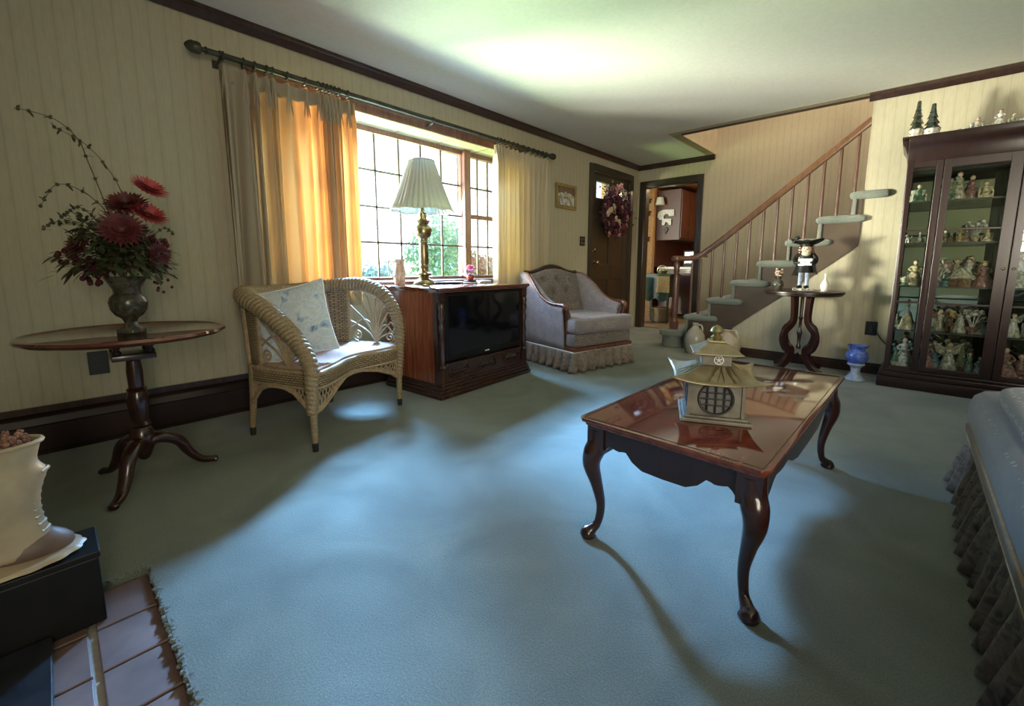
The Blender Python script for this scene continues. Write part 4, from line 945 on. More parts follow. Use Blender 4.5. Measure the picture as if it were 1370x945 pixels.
# pitcher
pc_ = thing('porcelain_pitcher', 'white flowered porcelain pitcher left of the brass lamp', 'pitcher', (-3.02, 1.865, TZ2))
m = MB(); m.lathe([(.036, 0), (.040, .006), (.046, .05), (.048, .09), (.042, .13), (.036, .155), (.038, .18), (.046, .20), (.042, .20), (.032, .16), (0, .02)], seg=30); m.build('body', 'porcpat', pc_, smooth=True)
m = MB(); m.tube(spline([(-.010, -.034, .175), (-.03, -.070, .185), (-.03, -.082, .14), (-.025, -.070, .08), (-.015, -.045, .06)], 6), .006, 8); m.build('handle', 'porc', pc_, smooth=True)
# tray and small pot
t = tag(MB().lathe([(.0, 0), (.105, 0), (.125, .012), (.122, .016), (.10, .005), (0, .004)], seg=32, sx=.8, sy=1.1).build('serving_tray', 'maho_dark', smooth=True), 'shallow dark oval wooden tray between the lamp and pink flowers', 'tray'); t.location = (-2.93, 2.27, TZ2)
t = thing('flower_coaster', 'low dark stand with pale rim carrying the pink flower bowl', 'stand', (-2.87, 2.465, TZ2))
MB().lathe([(.0, 0), (.062, 0), (.066, .008), (.060, .012), (0, .012)], seg=28).build('base', 'paper_white', t, smooth=True)
MB().lathe([(.0, .012), (.055, .012), (.058, .022), (.050, .026), (0, .026)], seg=28).build('tray', 'black', t, smooth=True)
t = thing('pink_flower_bowl', 'pink glass bowl of magenta flowers on the console', 'flowers', (-2.87, 2.465, TZ2+.026))
MB().lathe([(.020, 0), (.026, .004), (.034, .02), (.034, .035), (.028, .048), (.025, .046), (0, .03)], seg=24).build('bowl', 'pinkglass', t, smooth=True)
m = MB(); random.seed(6)
for i in range(150): d = rdir(); d.z = abs(d.z)*.9-.15; leafq(m, Vector((d.x*.026, d.y*.026, .085+d.z*.038)), d+rdir()*.3, .022, .009, -.1)
m.build('petals', 'pink', t, smooth=True)
m = MB()
for a in range(7): d = Vector((cos(a*.9), sin(a*.9), .15)); leafq(m, d*.02+Vector((0, 0, .055)), d, .06, .011, .3)
m.build('leaves', 'leaf', t, smooth=True)
t = tag(MB().box(-.06, .06, -.08, .08, 0, .012).box(-.05, .065, -.07, .075, .012, .018).build('envelope_stack', 'paper_white', bevel=.001), 'small stack of white papers at the right end of the console', 'papers'); t.location = (-2.93, 2.64, TZ2); t.rotation_euler = (0, 0, .15)

# ------------------------------------------------------------------ upholstered armchair
ac = thing('armchair', 'mauve tufted armchair with carved wood arms and ruffled floral skirt', 'armchair', (-2.099, 3.441, 0), radians(78))
# local: x along front (left..right), y toward back
AW = .36
def ruffle(m, path, z0, z1, amp, freq, closed=False, out=1, seed=1):
    random.seed(seed); P = [Vector(p) for p in path]; d = [0]
    for a, b_ in zip(P, P[1:]): d.append(d[-1]+(b_-a).length)
    N = int(d[-1]*freq*10); Lt = d[-1]; ph = [random.uniform(-1, 1) for _ in range(400)]
    def at_(t):
        t = t*Lt; i = 0
        while i < len(d)-2 and d[i+1] < t: i += 1
        q = (t-d[i])/max(1e-9, d[i+1]-d[i]); p = P[i].lerp(P[i+1], q); 
        a = P[max(0, i)]; b_ = P[i+1]; tg = (b_-a).normalized(); return p, Vector((tg.y, -tg.x, 0))*out
    def f(u, v):
        p, nn = at_(u); s_ = u*Lt*freq; k_ = ph[int(s_/2) % 400]; w = sin(2*pi*s_+k_*1.2)
        o = (w*amp+amp*.5*sin(4.3*pi*s_+k_))*(1-v)**.7*(.9+.1*k_)+.022*(1-v); return (p.x+nn.x*o, p.y+nn.y*o, lerp(z0+.006*sin(6*s_), z1, v))
    m.grid(f, N, 7)
m = MB(); path = [(-AW-.03, .80, 0), (-AW-.03, 0, 0), (AW+.03, 0, 0), (AW+.03, .80, 0)]
def dense(path, n=20):
    out = []
    for a, b_ in zip(path, path[1:]):
        for i in range(n): out.append(tuple(lerp(a[k_], b_[k_], i/n) for k_ in range(3)))
    return out+[path[-1]]
ruffle(m, dense(path), .012, .185, .030, 9, seed=3); m.build('ruffled_skirt', 'ruffle', ac, smooth=True, solid=.002, angle=180)
m = MB(); m.tube([(x, y, .186) for x, y, z in path], .006, 8)
m.build('skirt_piping', 'paper_white', ac, smooth=True, angle=50); MB().box(-AW, AW, .02, .78, .10, .19).build('under_frame', 'maho_dark', ac)
m = MB(); m.box(-AW-.018, AW+.018, -.008, .79, .190, .225); m.build('front_rail', 'chairwood', ac, bevel=.006)
m = MB(); m.prism([(-AW-.012, .004), (AW+.012, .004), (AW+.012, .13), (AW-.05, .14), (AW-.05, .74), (-AW+.05, .74), (-AW+.05, .14), (-AW-.012, .13)], .225, .345, 'z'); m.build('seat_base', 'chairfab', ac, bevel=.020, smooth=True)
def cushion(m, x0, x1, y0, y1, z0, z1, p=5, bulge=.02, n=26):
    cx_, cy_, cz_ = (x0+x1)/2, (y0+y1)/2, (z0+z1)/2; hx, hy, hz = (x1-x0)/2, (y1-y0)/2, (z1-z0)/2
    def f(u, v):
        th_ = 2*pi*u; ph_ = pi*(v-.5); c, s_ = cos(th_), sin(th_); cp, sp2 = cos(ph_), sin(ph_)
        sg = lambda w, e: (abs(w)**e)*(1 if w >= 0 else -1)
        x = sg(c, 2/p)*sg(cp, 2/4); y = sg(s_, 2/p)*sg(cp, 2/4); z = sg(sp2, 2/3.2)
        return (cx_+hx*x, cy_+hy*y, cz_+hz*z+bulge*(1-x*x)*(1-y*y)*(1 if z > 0 else -.2))
    m.grid(f, n*2, n, cu=True)
m = MB(); m.prism([(-AW-.018, -.022), (0, -.032), (AW+.018, -.022), (AW+.018, .125), (AW-.055, .135), (AW-.055, .62), (-AW+.055, .62), (-AW+.055, .135), (-AW-.018, .125)], .348, .490, 'z')
m.build('seat_cushion', 'chairfab_out', ac, bevel=.034, smooth=True, angle=80)
# arms
armt = [(.135, .565), (.18, .575), (.26, .585), (.34, .605), (.44, .655), (.53, .730), (.62, .800), (.70, .850), (.80, .875)]
for s_ in (-1, 1):
    P = [(p.x, p.y) for p in spline([(a, b_, 0) for a, b_ in armt], 4)]
    poly = [(.03, .20)]+P+[(.80, .20)]
    def xo(y, z): return s_*(AW-.005+.05*max(0, (z-.45))*1.6)
    vs = []; fs = []; N = len(P)
    m = MB(); th2 = .085
    def arm(u, v):
        # u along arm, v around section: outer bottom -> outer top -> roll -> inner bottom
        i = u*(N-1); k_ = min(int(i), N-2); y, zt = lerp(P[k_][0], P[k_+1][0], i-k_), lerp(P[k_][1], P[k_+1][1], i-k_)
        sec = [(.012, .20), (.012, zt*.6), (.030, zt-.05), (.038, zt-.015), (.020, zt+.012), (-.02, zt+.010), (-.055, zt-.03), (-.07, zt-.10), (-.075, .30)]
        j_ = v*(len(sec)-1); l = min(int(j_), len(sec)-2); a, z = lerp(sec[l][0], sec[l+1][0], j_-l), lerp(sec[l][1], sec[l+1][1], j_-l)
        return (s_*(AW+.01+a), y+.006, z)
    m.grid(arm, 48, 24); m.build('arm', 'chairfab_out', ac, smooth=True, solid=.012, angle=70)
    # carved wood along the arm and down the front
    m = MB(); S = spline([(s_*(AW+.0), .135, .21), (s_*(AW+.0), .135, .34), (s_*(AW+.005), .13, .45), (s_*(AW+.02), .11, .525), (s_*(AW+.028), .10, .565), (s_*(AW+.030), .13, .592), (s_*(AW+.032), .19, .598), (s_*(AW+.04), .26, .600), (s_*(AW+.050), .35, .620), (s_*(AW+.052), .45, .672), (s_*(AW+.045), .54, .750), (s_*(AW+.03), .63, .822), (s_*(AW+.01), .71, .868), (s_*(AW-.02), .80, .885)], 5)
    n = len(S); R = [interp([(0, .014), (.15, .016), (.25, .022), (.33, .036), (.40, .034), (.5, .024), (.7, .017), (1, .014)], i/(n-1)) for i in range(n)]
    m.tube(S, R, 12, flat=.75); m.build('arm_wood', 'chairwood', ac, smooth=True)
# inside back with tufts
tufts = [(-.18, .80), (0, .80), (.18, .80), (-.09, .67), (.09, .67), (-.18, .55), (.18, .55), (0, .54)]
def bk(u, v):
    x = lerp(-.325, .325, u); zt = .865+.055*cos(x/.325*pi/2)**2; z = lerp(.40, zt, v); y = .60+.18*(z-.40)/.5
    puff = .045*(1-abs(2*u-1)**4)*(1-abs(2*v-1)**6)
    for a, b_ in tufts: puff -= .042*math.exp(-((x-a)**2+(z-b_)**2)/.0013)
    return (x, y-puff, z)
MB().grid(bk, 60, 50).build('tufted_back', 'chairfab', ac, smooth=True, solid=.02, angle=180)
m = MB()
for a, b_ in tufts: m.ell((a, .60+.18*(b_-.40)/.5-.012, b_), (.010, .006, .010), 10, 6)
m.build('tuft_buttons', 'chairfab', ac, smooth=True)
m = MB(); m.grid(lambda u, v: (lerp(-.375, .375, u), .83-.02*v, lerp(.20, .855+.055*cos((u*2-1)*pi/2)**2, v)), 20, 8); m.build('outer_back', 'chairfab_out', ac, smooth=True, solid=.02)
m = MB(); S = spline([(-.35, .80, .885), (-.28, .80, .882), (-.19, .80, .902), (-.09, .80, .935), (0, .80, .948), (.09, .80, .935), (.19, .80, .902), (.28, .80, .882), (.35, .80, .885)], 6); m.tube(S, .022, 12, flat=1.0); m.tube([p+Vector((0, -.012, -.022)) for p in S], .014, 8); m.build('crest_rail', 'maho', ac, smooth=True)
for x in (-.33, .33):
    for y in (.05, .74):
        m = MB(); m.lathe([(.016, 0), (.024, .03), (.026, .105)], (x, y, 0), 12); m.build('leg', 'maho_dark', ac, smooth=True)

# ------------------------------------------------------------------ sofa at the right edge
sf = thing('sofa', 'grey-blue upholstered sofa with ruffled skirt cut by the right frame edge', 'sofa', (.25, 0, 0))
# local x: front=0 -> back +; y from .35 to 2.72
SY0_, SY1_ = .45, 2.70
m = MB(); m.box(.02, .85, SY0_, SY1_-.02, .06, .265); m.build('frame', 'sofafab', sf)
path = [(.62, SY1_, 0), (.05, SY1_, 0), (.0, SY1_-.05, 0), (.0, SY0_, 0)]
m = MB(); ruffle(m, dense(path, 24), .012, .225, .028, 9, out=1, seed=9); m.build('ruffled_skirt', 'sofaruffle', sf, smooth=True, solid=.002, angle=180)
m = MB(); m.tube([(a[0]-.004, a[1], .232) for a in path], .007, 8); m.build('skirt_cord', 'canepale', sf, smooth=True)
m = MB(); m.box(-.012, .05, SY0_, SY1_-.012, .236, .275); m.build('front_rail', 'sofarail', sf, bevel=.008)
m = MB(); pr = [(.0, .275), (-.012, .30), (-.012, .37), (.0, .405), (.03, .430), (.10, .44), (.60, .44), (.60, .275)]
m.prism(pr, SY0_, SY1_-.01, 'y'); m.build('seat_deck', 'sofafab', sf, bevel=.03, smooth=True)
for y0, y1 in ((1.72, 2.52), (.95, 1.715), (.20, .945)):
    m = MB(); cushion(m, .035, .66, y0, y1, .42, .515, 7, .02); m.build('seat_cushion', 'sofafab', sf, smooth=True, angle=70)
m = MB()
def sarm(u, v):
    y = SY1_-.16+.17*u; a = pi*v; return (.40+.50*v, y, .44)
m.prism([(.36, .28), (.33, .50), (.36, .60), (.42, .64), (.62, .66), (.90, .86), (.95, .86), (.95, .28)], SY1_-.13, SY1_, 'y'); m.build('arm', 'sofafab', sf, bevel=.03, smooth=True)
m = MB(); m.prism([(.62, .30), (.60, .80), (.66, .90), (.80, .92), (.90, .88), (.95, .30)], .30, SY1_-.13, 'y'); m.build('backrest', 'sofafab', sf, bevel=.04, smooth=True)
for y in (.5, 2.6):
    for x in (.08, .86): m = MB(); m.lathe([(.018, 0), (.026, .06), (.026, .08)], (x, y, 0), 12); m.build('leg', 'maho_dark', sf, smooth=True)

# ------------------------------------------------------------------ curio cabinet
cc = thing('curio_cabinet', 'tall dark mahogany glass-fronted curio cabinet against the right wall', 'cabinet', (-.11, 4.47, 0))
CW, CDp, CH = 1.20, .40, 1.93
m = MB(); m.box(-.035, CW+.035, -.022, CDp, 0, .085); m.box(-.022, CW+.022, -.012, CDp, .085, .125); m.box(-.010, CW+.010, -.004, CDp, .125, .150); m.build('plinth', 'maho_dark', cc, bevel=.006, smooth=True)
m = MB(); prof = [(.0, 1.74), (-.006, 1.80), (-.010, 1.83), (-.024, 1.86), (-.040, 1.885), (-.045, 1.93), (CDp, 1.93), (CDp, 1.74)]
m.prism(prof, -.002, CW+.002, 'x')
m.prism([(0, 1.74), (-.006, 1.80), (-.024, 1.86), (-.040, 1.885), (-.045, 1.93), (.02, 1.93), (.02, 1.74)], 0, CDp, 'y'); 
m.prism([(CW, 1.74), (CW+.006, 1.80), (CW+.024, 1.86), (CW+.040, 1.885), (CW+.045, 1.93), (CW-.02, 1.93), (CW-.02, 1.74)], 0, CDp, 'y'); m.box(-.045, CW+.045, -.045, CDp, 1.915, 1.93)
m.build('cornice', 'maho_dark', cc, bevel=.003, smooth=True, angle=30)
m = MB()
for a, b_ in ((0, .035), (.165, .205), (CW-.205, CW-.165), (CW-.035, CW)): m.box(a, b_, 0, .035, .15, 1.76)
m.box(0, .03, CDp-.03, CDp, .15, 1.76); m.box(CW-.03, CW, CDp-.03, CDp, .15, 1.76); m.box(.035, .165, 0, .03, .15, .175); m.box(.035, .165, 0, .03, 1.70, 1.76); m.box(CW-.165, CW-.035, 0, .03, .15, .175); m.box(CW-.165, CW-.035, 0, .03, 1.70, 1.76)
m.box(.205, CW-.205, .0, .03, 1.745, 1.76); m.box(.585, .615, .013, .034, .15, 1.745)
m.build('frame', 'maho_dark', cc, bevel=.004)
m = MB(); m.box(.03, CW-.03, CDp-.012, CDp-.004, .15, 1.76); m.build('back_panel', 'mirror', cc)
m = MB(); m.box(.02, CW-.02, .02, CDp-.01, .145, .155); m.build('cabinet_floor', 'maho_dark', cc)
MB().box(.035, .165, .012, .016, .17, 1.70).build('fixed_glass', 'cab_glass', cc); MB().box(CW-.165, CW-.035, .012, .016, .17, 1.70).build('fixed_glass', 'cab_glass', cc)
MB().box(.012, .016, .035, CDp-.03, .15, 1.76).build('side_glass', 'cab_glass', cc); MB().box(CW-.016, CW-.012, .035, CDp-.03, .15, 1.76).build('side_glass', 'cab_glass', cc)
for z in (.686, 1.235):
    MB().box(.035, .165, .004, .022, z-.007, z+.007).build('muntin', 'maho_dark', cc); MB().box(CW-.165, CW-.035, .004, .022, z-.007, z+.007).build('muntin', 'maho_dark', cc)
for x0, x1, kx in ((.208, .598, .575), (.602, .992, .625)):
    m = MB(); m.box(x0, x0+.042, -.012, .012, .155, 1.742); m.box(x1-.060, x1, -.012, .012, .155, 1.742); m.box(x0+.042, x1-.060, -.012, .012, .155, .19); m.box(x0+.042, x1-.060, -.012, .012, 1.68, 1.742)
    for z in (.686, 1.235): m.box(x0+.042, x1-.060, -.006, .010, z-.007, z+.007)
    d = m.build('door', 'maho_dark', cc, bevel=.003)
    m = MB(); m.box(x0+.042, x1-.060, -.002, .001, .19, 1.68); m.build('door_glass', 'cab_glass', d)
    m = MB(); m.ell((kx, -.022, .95), (.009, .009, .009), 10, 6); m.tube([(kx, -.012, .95), (kx, -.022, .95)], .004, 6); m.build('door_knob', 'brass', d, smooth=True)
SH = (.455, .805, 1.135, 1.445)
for i, z in enumerate(SH):
    m = MB(); m.box(.033, CW-.033, .045, CDp-.016, z, z+.008); m.build('shelf', 'cab_glass', cc)
for z in SH: MB().box(.033, CW-.033, .040, .0445, z-.002, z+.010).build('shelf_edge', 'iron', cc)

# figurines: a few kinds, each piece an individual with its own colours and place
PAL = {'dgreen': (.075, .085, .06), 'dteal': (.085, .095, .08), 'cream': (.62, .52, .34), 'white': (.70, .68, .62), 'pink': (.52, .27, .28), 'gold': (.46, .33, .13), 'green': (.16, .26, .18), 'blue': (.22, .34, .46), 'grey': (.30, .30, .27), 'brown': (.22, .13, .08), 'rose': (.34, .18, .16), 'sage': (.36, .40, .28), 'teal': (.14, .30, .30), 'ivory': (.60, .55, .43)}
for k_, c_ in PAL.items(): M['p_'+k_] = noisy(k_+'_glaze', tuple(x*.42 for x in c_), tuple(x*.95 for x in c_), 55, .25, lo=.40, hi=.60)
def fig(kind, c1, c2, h, hair='brown'):
    """builds the parts list for one figurine of height h, base at the origin"""
    out = []; P = lambda *a: MB(*a); s_ = h*1.08
    def add(nm, m, mats): out.append((nm, m, mats))
    if kind in ('gown', 'hat'):
        m = P().lathe([(.30, 0), (.32, .03), (.27, .18), (.20, .35), (.12, .50), (.085, .58), (.11, .66), (.12, .74), (.05, .80)], seg=22, fl=lambda a, z: 1+.06*sin(9*a)*(1 if z < .4 else 0)); 
        for q in (-1, 1): m.tube(spline([(q*.11, 0, .74), (q*.19, -.04, .62), (q*.10, -.12, .56)], 4), .032, 7)
        add('gown', m, c1)
        m = P(); m.k = 0; m.ell((0, 0, .88), (.075, .075, .09), 12, 8); m.k = 1; m.ell((0, .025, .91), (.085, .08, .085), 10, 8); add('head', m, ['skin', 'p_'+hair])
        if kind == 'hat': add('hat', P().lathe([(0, .93), (.18, .93), (.19, .945), (.08, .95), (.07, 1.0), (0, 1.0)], seg=18), c2)
        else: add('basket', P().ell((0, -.15, .52), (.08, .06, .05), 10, 6), c2)
    elif kind == 'couple':
        for q, cc_, hh in ((-.16, c1, .95), (.17, c2, .8)):
            m = P().lathe([(.20, 0), (.21, .03), (.14, .30*hh), (.075, .58*hh), (.10, .70*hh), (.04, .8*hh)], (q, 0, .05), 16); m.tube(spline([(q-.09, -.02, .72*hh), (q-.12, -.10, .6*hh), (q+.02, -.14, .58*hh)], 3), .028, 6); add('robe', m, cc_)
            m = P(); m.k = 0; m.ell((q, 0, .05+.88*hh), (.07, .07, .08), 10, 7); m.k = 1; m.ell((q, .02, .05+.91*hh), (.08, .075, .075), 10, 7); add('head', m, ['skin', 'p_'+hair])
        add('base', P().lathe([(0, 0), (.38, 0), (.38, .05), (0, .05)], seg=20, sy=.6), 'p_gold')
    elif kind == 'angel':
        m = P().lathe([(.22, 0), (.24, .03), (.16, .35), (.08, .62), (.10, .72), (.04, .80)], seg=18, fl=lambda a, z: 1+.05*sin(7*a)); m.tube(spline([(-.09, -.02, .72), (-.05, -.16, .66), (0, -.18, .70)], 3), .03, 6); m.tube(spline([(.09, -.02, .72), (.05, -.16, .66), (0, -.18, .70)], 3), .03, 6); add('gown', m, c1)
        m = P()
        for q in (-1, 1): m.prism([(q*.03, .50), (q*.30, .62), (q*.42, .98), (q*.22, .88), (q*.04, .74)], .06, .085, 'y')
        add('wings', m, c2)
        m = P(); m.k = 0; m.ell((0, 0, .88), (.075, .075, .085), 10, 8); m.k = 1; m.ell((0, .025, .91), (.085, .08, .08), 10, 7); add('head', m, ['skin', 'p_gold'])
    elif kind == 'seated':
        m = P().lathe([(.30, 0), (.31, .05), (.22, .22), (.12, .36), (.13, .56), (.05, .66)], seg=16); m.ell((0, -.17, .22), (.16, .18, .12), 12, 8); add('gown', m, c1)
        m = P(); m.k = 0; m.ell((0, -.02, .76), (.08, .08, .09), 10, 8); m.k = 1; m.ell((0, .015, .79), (.09, .085, .085), 10, 7); add('head', m, ['skin', 'p_'+hair])
        m = P(); m.box(-.26, .26, .10, .16, .0, .62); m.box(-.28, -.22, -.15, .16, 0, .4); m.box(.22, .28, -.15, .16, 0, .4); add('bench', m, c2)
    elif kind == 'house':
        add('walls', P().box(-.40, .40, -.25, .25, 0, .42), c1)
        add('roof', P().prism([(-.52, .38), (0, .95), (.52, .38), (.46, .36), (0, .86), (-.46, .36)], -.32, .32, 'y').prism([(-.42, .40), (0, .84), (.42, .40)], -.24, .24, 'y'), c2)
        m = P().box(-.08, .08, -.262, -.25, 0, .25)
        for x in (-.28, .20): m.box(x-.0, x+.10, -.262, -.25, .18, .30)
        add('door', m, 'p_brown')
    elif kind == 'carousel':
        m = P()
        for i in range(9):
            a = 2*pi*i/9; m.tube(spline([(0, 0, .1), (.10*cos(a), .10*sin(a), .45), (.26*cos(a), .20*sin(a), .68+.1*(i % 3))], 4), .02, 5); m.ell((.28*cos(a), .22*sin(a), .72+.1*(i % 3)), .085, 8, 6)
        for i in range(5): a = 2.2*i; m.ell((.12*cos(a), .10*sin(a), .80), .09, 8, 6)
        add('flowers', m, c1); add('bowl', P().lathe([(.12, 0), (.09, .06), (.20, .2), (.22, .3), (0, .28)], seg=18), c2)
    elif kind == 'dog':
        m = P().ell((0, 0, .45), (.17, .34, .19), 14, 10); m.ell((0, -.34, .70), (.12, .15, .12), 12, 8); m.ell((0, -.47, .66), (.06, .09, .055), 8, 6); m.tube([(0, -.2, .5), (0, -.32, .68)], [.12, .09], 10)
        for x in (-.10, .10):
            for y in (-.24, .24): m.tube([(x, y, .4), (x, y, .02)], [.065, .045], 8)
            m.ell((x*1.1, -.31, .72), (.03, .05, .09), 8, 6)
        m.tube(spline([(0, .32, .5), (0, .42, .62), (0, .44, .74)], 3), [.04]*4+[.03]*2+[.02], 7); add('body', m, c1)
    elif kind == 'bird':
        m = P().ell((0, 0, .42), (.22, .36, .24), 14, 10); m.tube(spline([(0, -.25, .5), (0, -.36, .72), (0, -.28, .92)], 5), [.10, .09, .08, .075, .07, .065, .06, .06, .06, .06, .06][:11], 8); m.ell((0, -.31, .94), (.075, .10, .075), 10, 7); m.prism([(.3, .45), (.55, .62), (.3, .30)], -.1, .1, 'x'); add('body', m, c1)
        add('base', P().lathe([(0, 0), (.28, 0), (.24, .08), (.10, .2), (0, .25)], seg=16), c2)
    elif kind == 'bell':
        add('bell', P().lathe([(.0, 0), (.24, .0), (.25, .03), (.19, .18), (.14, .42), (.06, .52), (0, .53)], seg=22), c1)
        m = P(); m.lathe([(.09, .5), (.05, .66), (.07, .75), (.03, .82)], seg=14); m.ell((0, 0, .90), (.06, .06, .075), 10, 7); add('handle_figure', m, c2)
    elif kind == 'tree':
        m = P()
        for k2 in range(4): m.lathe([(.22-.045*k2, .25+.17*k2), (.20-.045*k2, .27+.17*k2), (.05, .47+.17*k2), (0, .50+.17*k2)], seg=14, fl=lambda a, z: 1+.12*sin(6*a))
        add('foliage', m, c1); add('pot', P().lathe([(.14, 0), (.16, .02), (.20, .16), (.22, .26), (0, .25)], seg=16), c2)
    return out, s_
FCOUNT = 0
def place_fig(kind, c1, c2, h, loc, label, rz=0, hair='brown', group=None, cat='figurine', name=None, sx=1):
    parts, s_ = fig(kind, 'p_'+c1, 'p_'+c2, h, hair)
    names = {'gown': 'lady_figurine', 'hat': 'lady_figurine', 'couple': 'couple_figurine', 'angel': 'angel_figurine', 'seated': 'seated_figurine', 'house': 'cottage_ornament', 'carousel': 'flower_ornament', 'dog': 'dog_figurine', 'bird': 'bird_figurine', 'bell': 'bell_ornament', 'tree': 'tree_ornament'}
    t = thing(name or names[kind], label, cat, loc, rz, group)
    for nm, m, mats in parts:
        m.v = [(x*s_*sx, y*s_, z*s_) for x, y, z in m.v]
        mats = mats if isinstance(mats, list) else [mats]
        m.build(nm, mats, t, smooth=True, angle=50)
    return t
cx0, cy0 = -.11, 4.47
desc = {'gown': 'porcelain lady in a {a} gown', 'hat': 'porcelain lady in a {a} gown and {b} hat', 'couple': 'pair of figures in {a} and {b} robes', 'angel': 'small angel in {a} with {b} wings', 'seated': 'seated figure in {a} on a {b} bench', 'house': 'little {a} cottage with {b} roof', 'carousel': '{a} flower ornament in a {b} bowl', 'dog': '{a} dog figurine', 'bird': '{a} bird figurine on a {b} mound', 'bell': '{a} bell-shaped lady ornament', 'tree': '{a} potted tree ornament'}
SHN = {.156: 'cabinet floor', .463: 'lowest shelf', .813: 'middle shelf', 1.143: 'second shelf down', 1.453: 'top shelf'}
rows = {
 1.453: [('L', [(.085, 'seated', 'green', 'ivory', .15)]), ('M', [(.245, 'carousel', 'sage', 'green', .16), (.345, 'couple', 'ivory', 'rose', .20), (.47, 'seated', 'cream', 'gold', .13)]), ('R', [(.68, 'gown', 'ivory', 'rose', .17), (.78, 'angel', 'white', 'cream', .15)])],
 1.143: [('L', [(.06, 'dog', 'grey', 'grey', .08), (.13, 'bird', 'white', 'grey', .08)]), ('M', [(.235, 'dog', 'brown', 'brown', .09), (.30, 'bell', 'brown', 'green', .10), (.37, 'couple', 'gold', 'rose', .10), (.45, 'carousel', 'white', 'cream', .15), (.52, 'seated', 'cream', 'brown', .10)]), ('R', [(.68, 'dog', 'cream', 'brown', .09), (.76, 'bell', 'ivory', 'gold', .12)])],
 .813: [('L', [(.065, 'bird', 'ivory', 'green', .10), (.12, 'gown', 'cream', 'rose', .19)]), ('M', [(.24, 'carousel', 'white', 'grey', .16), (.315, 'seated', 'teal', 'brown', .14), (.40, 'house', 'brown', 'ivory', .14), (.475, 'couple', 'white', 'gold', .20), (.53, 'hat', 'rose', 'gold', .18)]), ('R', [(.67, 'hat', 'white', 'sage', .24), (.77, 'gown', 'sage', 'cream', .2)])],
 .463: [('L', [(.105, 'bell', 'cream', 'grey', .20)]), ('M', [(.235, 'bird', 'white', 'green', .15), (.30, 'angel', 'ivory', 'brown', .16), (.365, 'dog', 'brown', 'brown', .13), (.43, 'angel', 'white', 'gold', .17), (.505, 'carousel', 'white', 'rose', .17), (.56, 'gown', 'grey', 'ivory', .16)]), ('R', [(.68, 'angel', 'white', 'grey', .16), (.77, 'seated', 'sage', 'grey', .15)])],
 .156: [('L', [(.065, 'tree', 'green', 'ivory', .13), (.115, 'gown', 'white', 'pink', .22)]), ('M', [(.23, 'hat', 'pink', 'green', .21), (.295, 'gown', 'blue', 'teal', .17), (.385, 'angel', 'white', 'ivory', .22), (.47, 'tree', 'sage', 'brown', .19), (.55, 'couple', 'green', 'grey', .16)]), ('R', [(.665, 'gown', 'pink', 'ivory', .22), (.75, 'seated', 'rose', 'brown', .20)])]}
random.seed(21); BN = {'L': 'behind the narrow left pane', 'M': 'behind the main glass door', 'R': 'in the right bay'}
for z, bays in rows.items():
    for b_, L_ in bays:
        for i, (x, k_, c1, c2, h) in enumerate(L_):
            if b_ == 'M': x = .24+(x-.23)*.86
            lab = desc[k_].format(a=c1, b=c2)+', '+SHN[z]+', '+{'L': 'left pane', 'M': 'main door', 'R': 'right bay'}[b_]
            place_fig(k_, c1, c2, h, (cx0+x, cy0+.12+(.05 if i % 2 else 0)+random.uniform(-.01, .01), z), lab, random.uniform(-.5, .5), group='ornaments inside the curio cabinet')
# a second, hidden-behind row seen between the first
back_row = [(1.453, .30, 'angel', 'grey', 'ivory', .13), (1.453, .40, 'bird', 'white', 'sage', .11), (1.143, .27, 'seated', 'sage', 'rose', .11), (1.143, .41, 'gown', 'grey', 'white', .12), (.813, .285, 'hat', 'grey', 'green', .20), (.813, .36, 'angel', 'cream', 'rose', .20), (.813, .435, 'gown', 'ivory', 'grey', .22), (.463, .27, 'couple', 'rose', 'ivory', .16), (.463, .345, 'gown', 'sage', 'white', .16), (.463, .46, 'hat', 'brown', 'white', .16), (.156, .33, 'couple', 'brown', 'grey', .20), (.156, .43, 'carousel', 'sage', 'grey', .22), (.156, .265, 'angel', 'teal', 'white', .19), (.156, .09, 'carousel', 'green', 'brown', .15), (.463, .06, 'bird', 'grey', 'sage', .10)]
for z, x, k_, c1, c2, h in back_row:
    place_fig(k_, c1, c2, h, (cx0+x, cy0+.28, z), desc[k_].format(a=c1, b=c2)+', back row, '+SHN[z], random.uniform(-.5, .5), group='ornaments inside the curio cabinet')
# ornaments on top of the cabinet
CT = 1.931
place_fig('tree', 'dgreen', 'ivory', .27, (-.085, 4.60, CT), 'tall dark tree ornament in pale round pot, leftmost on cabinet top', group='ornaments on top of the cabinet', sx=.8)
place_fig('tree', 'dteal', 'white', .235, (.0, 4.60, CT), 'dark figure-shaped tree in a white pot, second from left on cabinet top', rz=.5, group='ornaments on top of the cabinet')
for i, (x, k_, c1, c2, h, lb) in enumerate([(.10, 'dog', 'ivory', 'ivory', .045, 'tiny low cream animal on cabinet top between the bird and swan'), (.19, 'bird', 'white', 'ivory', .065, 'small white swan ornament on cabinet top'), (.245, 'seated', 'ivory', 'white', .11, 'seated cream figure with dark hair on cabinet top'), (.305, 'dog', 'cream', 'cream', .06, 'small cream animal right of the seated figure on cabinet top'), (.355, 'gown', 'white', 'ivory', .125, 'tallest white lady figurine on cabinet top'), (.42, 'seated', 'sage', 'ivory', .10, 'sage seated figure with dark hair on cabinet top'), (.47, 'bird', 'white', 'white', .075, 'white bird ornament at the right frame edge on cabinet top'), (.55, 'gown', 'ivory', 'grey', .12, 'ivory lady farthest right on cabinet top')]):
    place_fig(k_, c1, c2, h, (x, 4.60, CT), lb, rz=(.3 if i % 2 else -.2)+(pi/2 if k_ in ('dog', 'bird') else 0), group='ornaments on top of the cabinet')

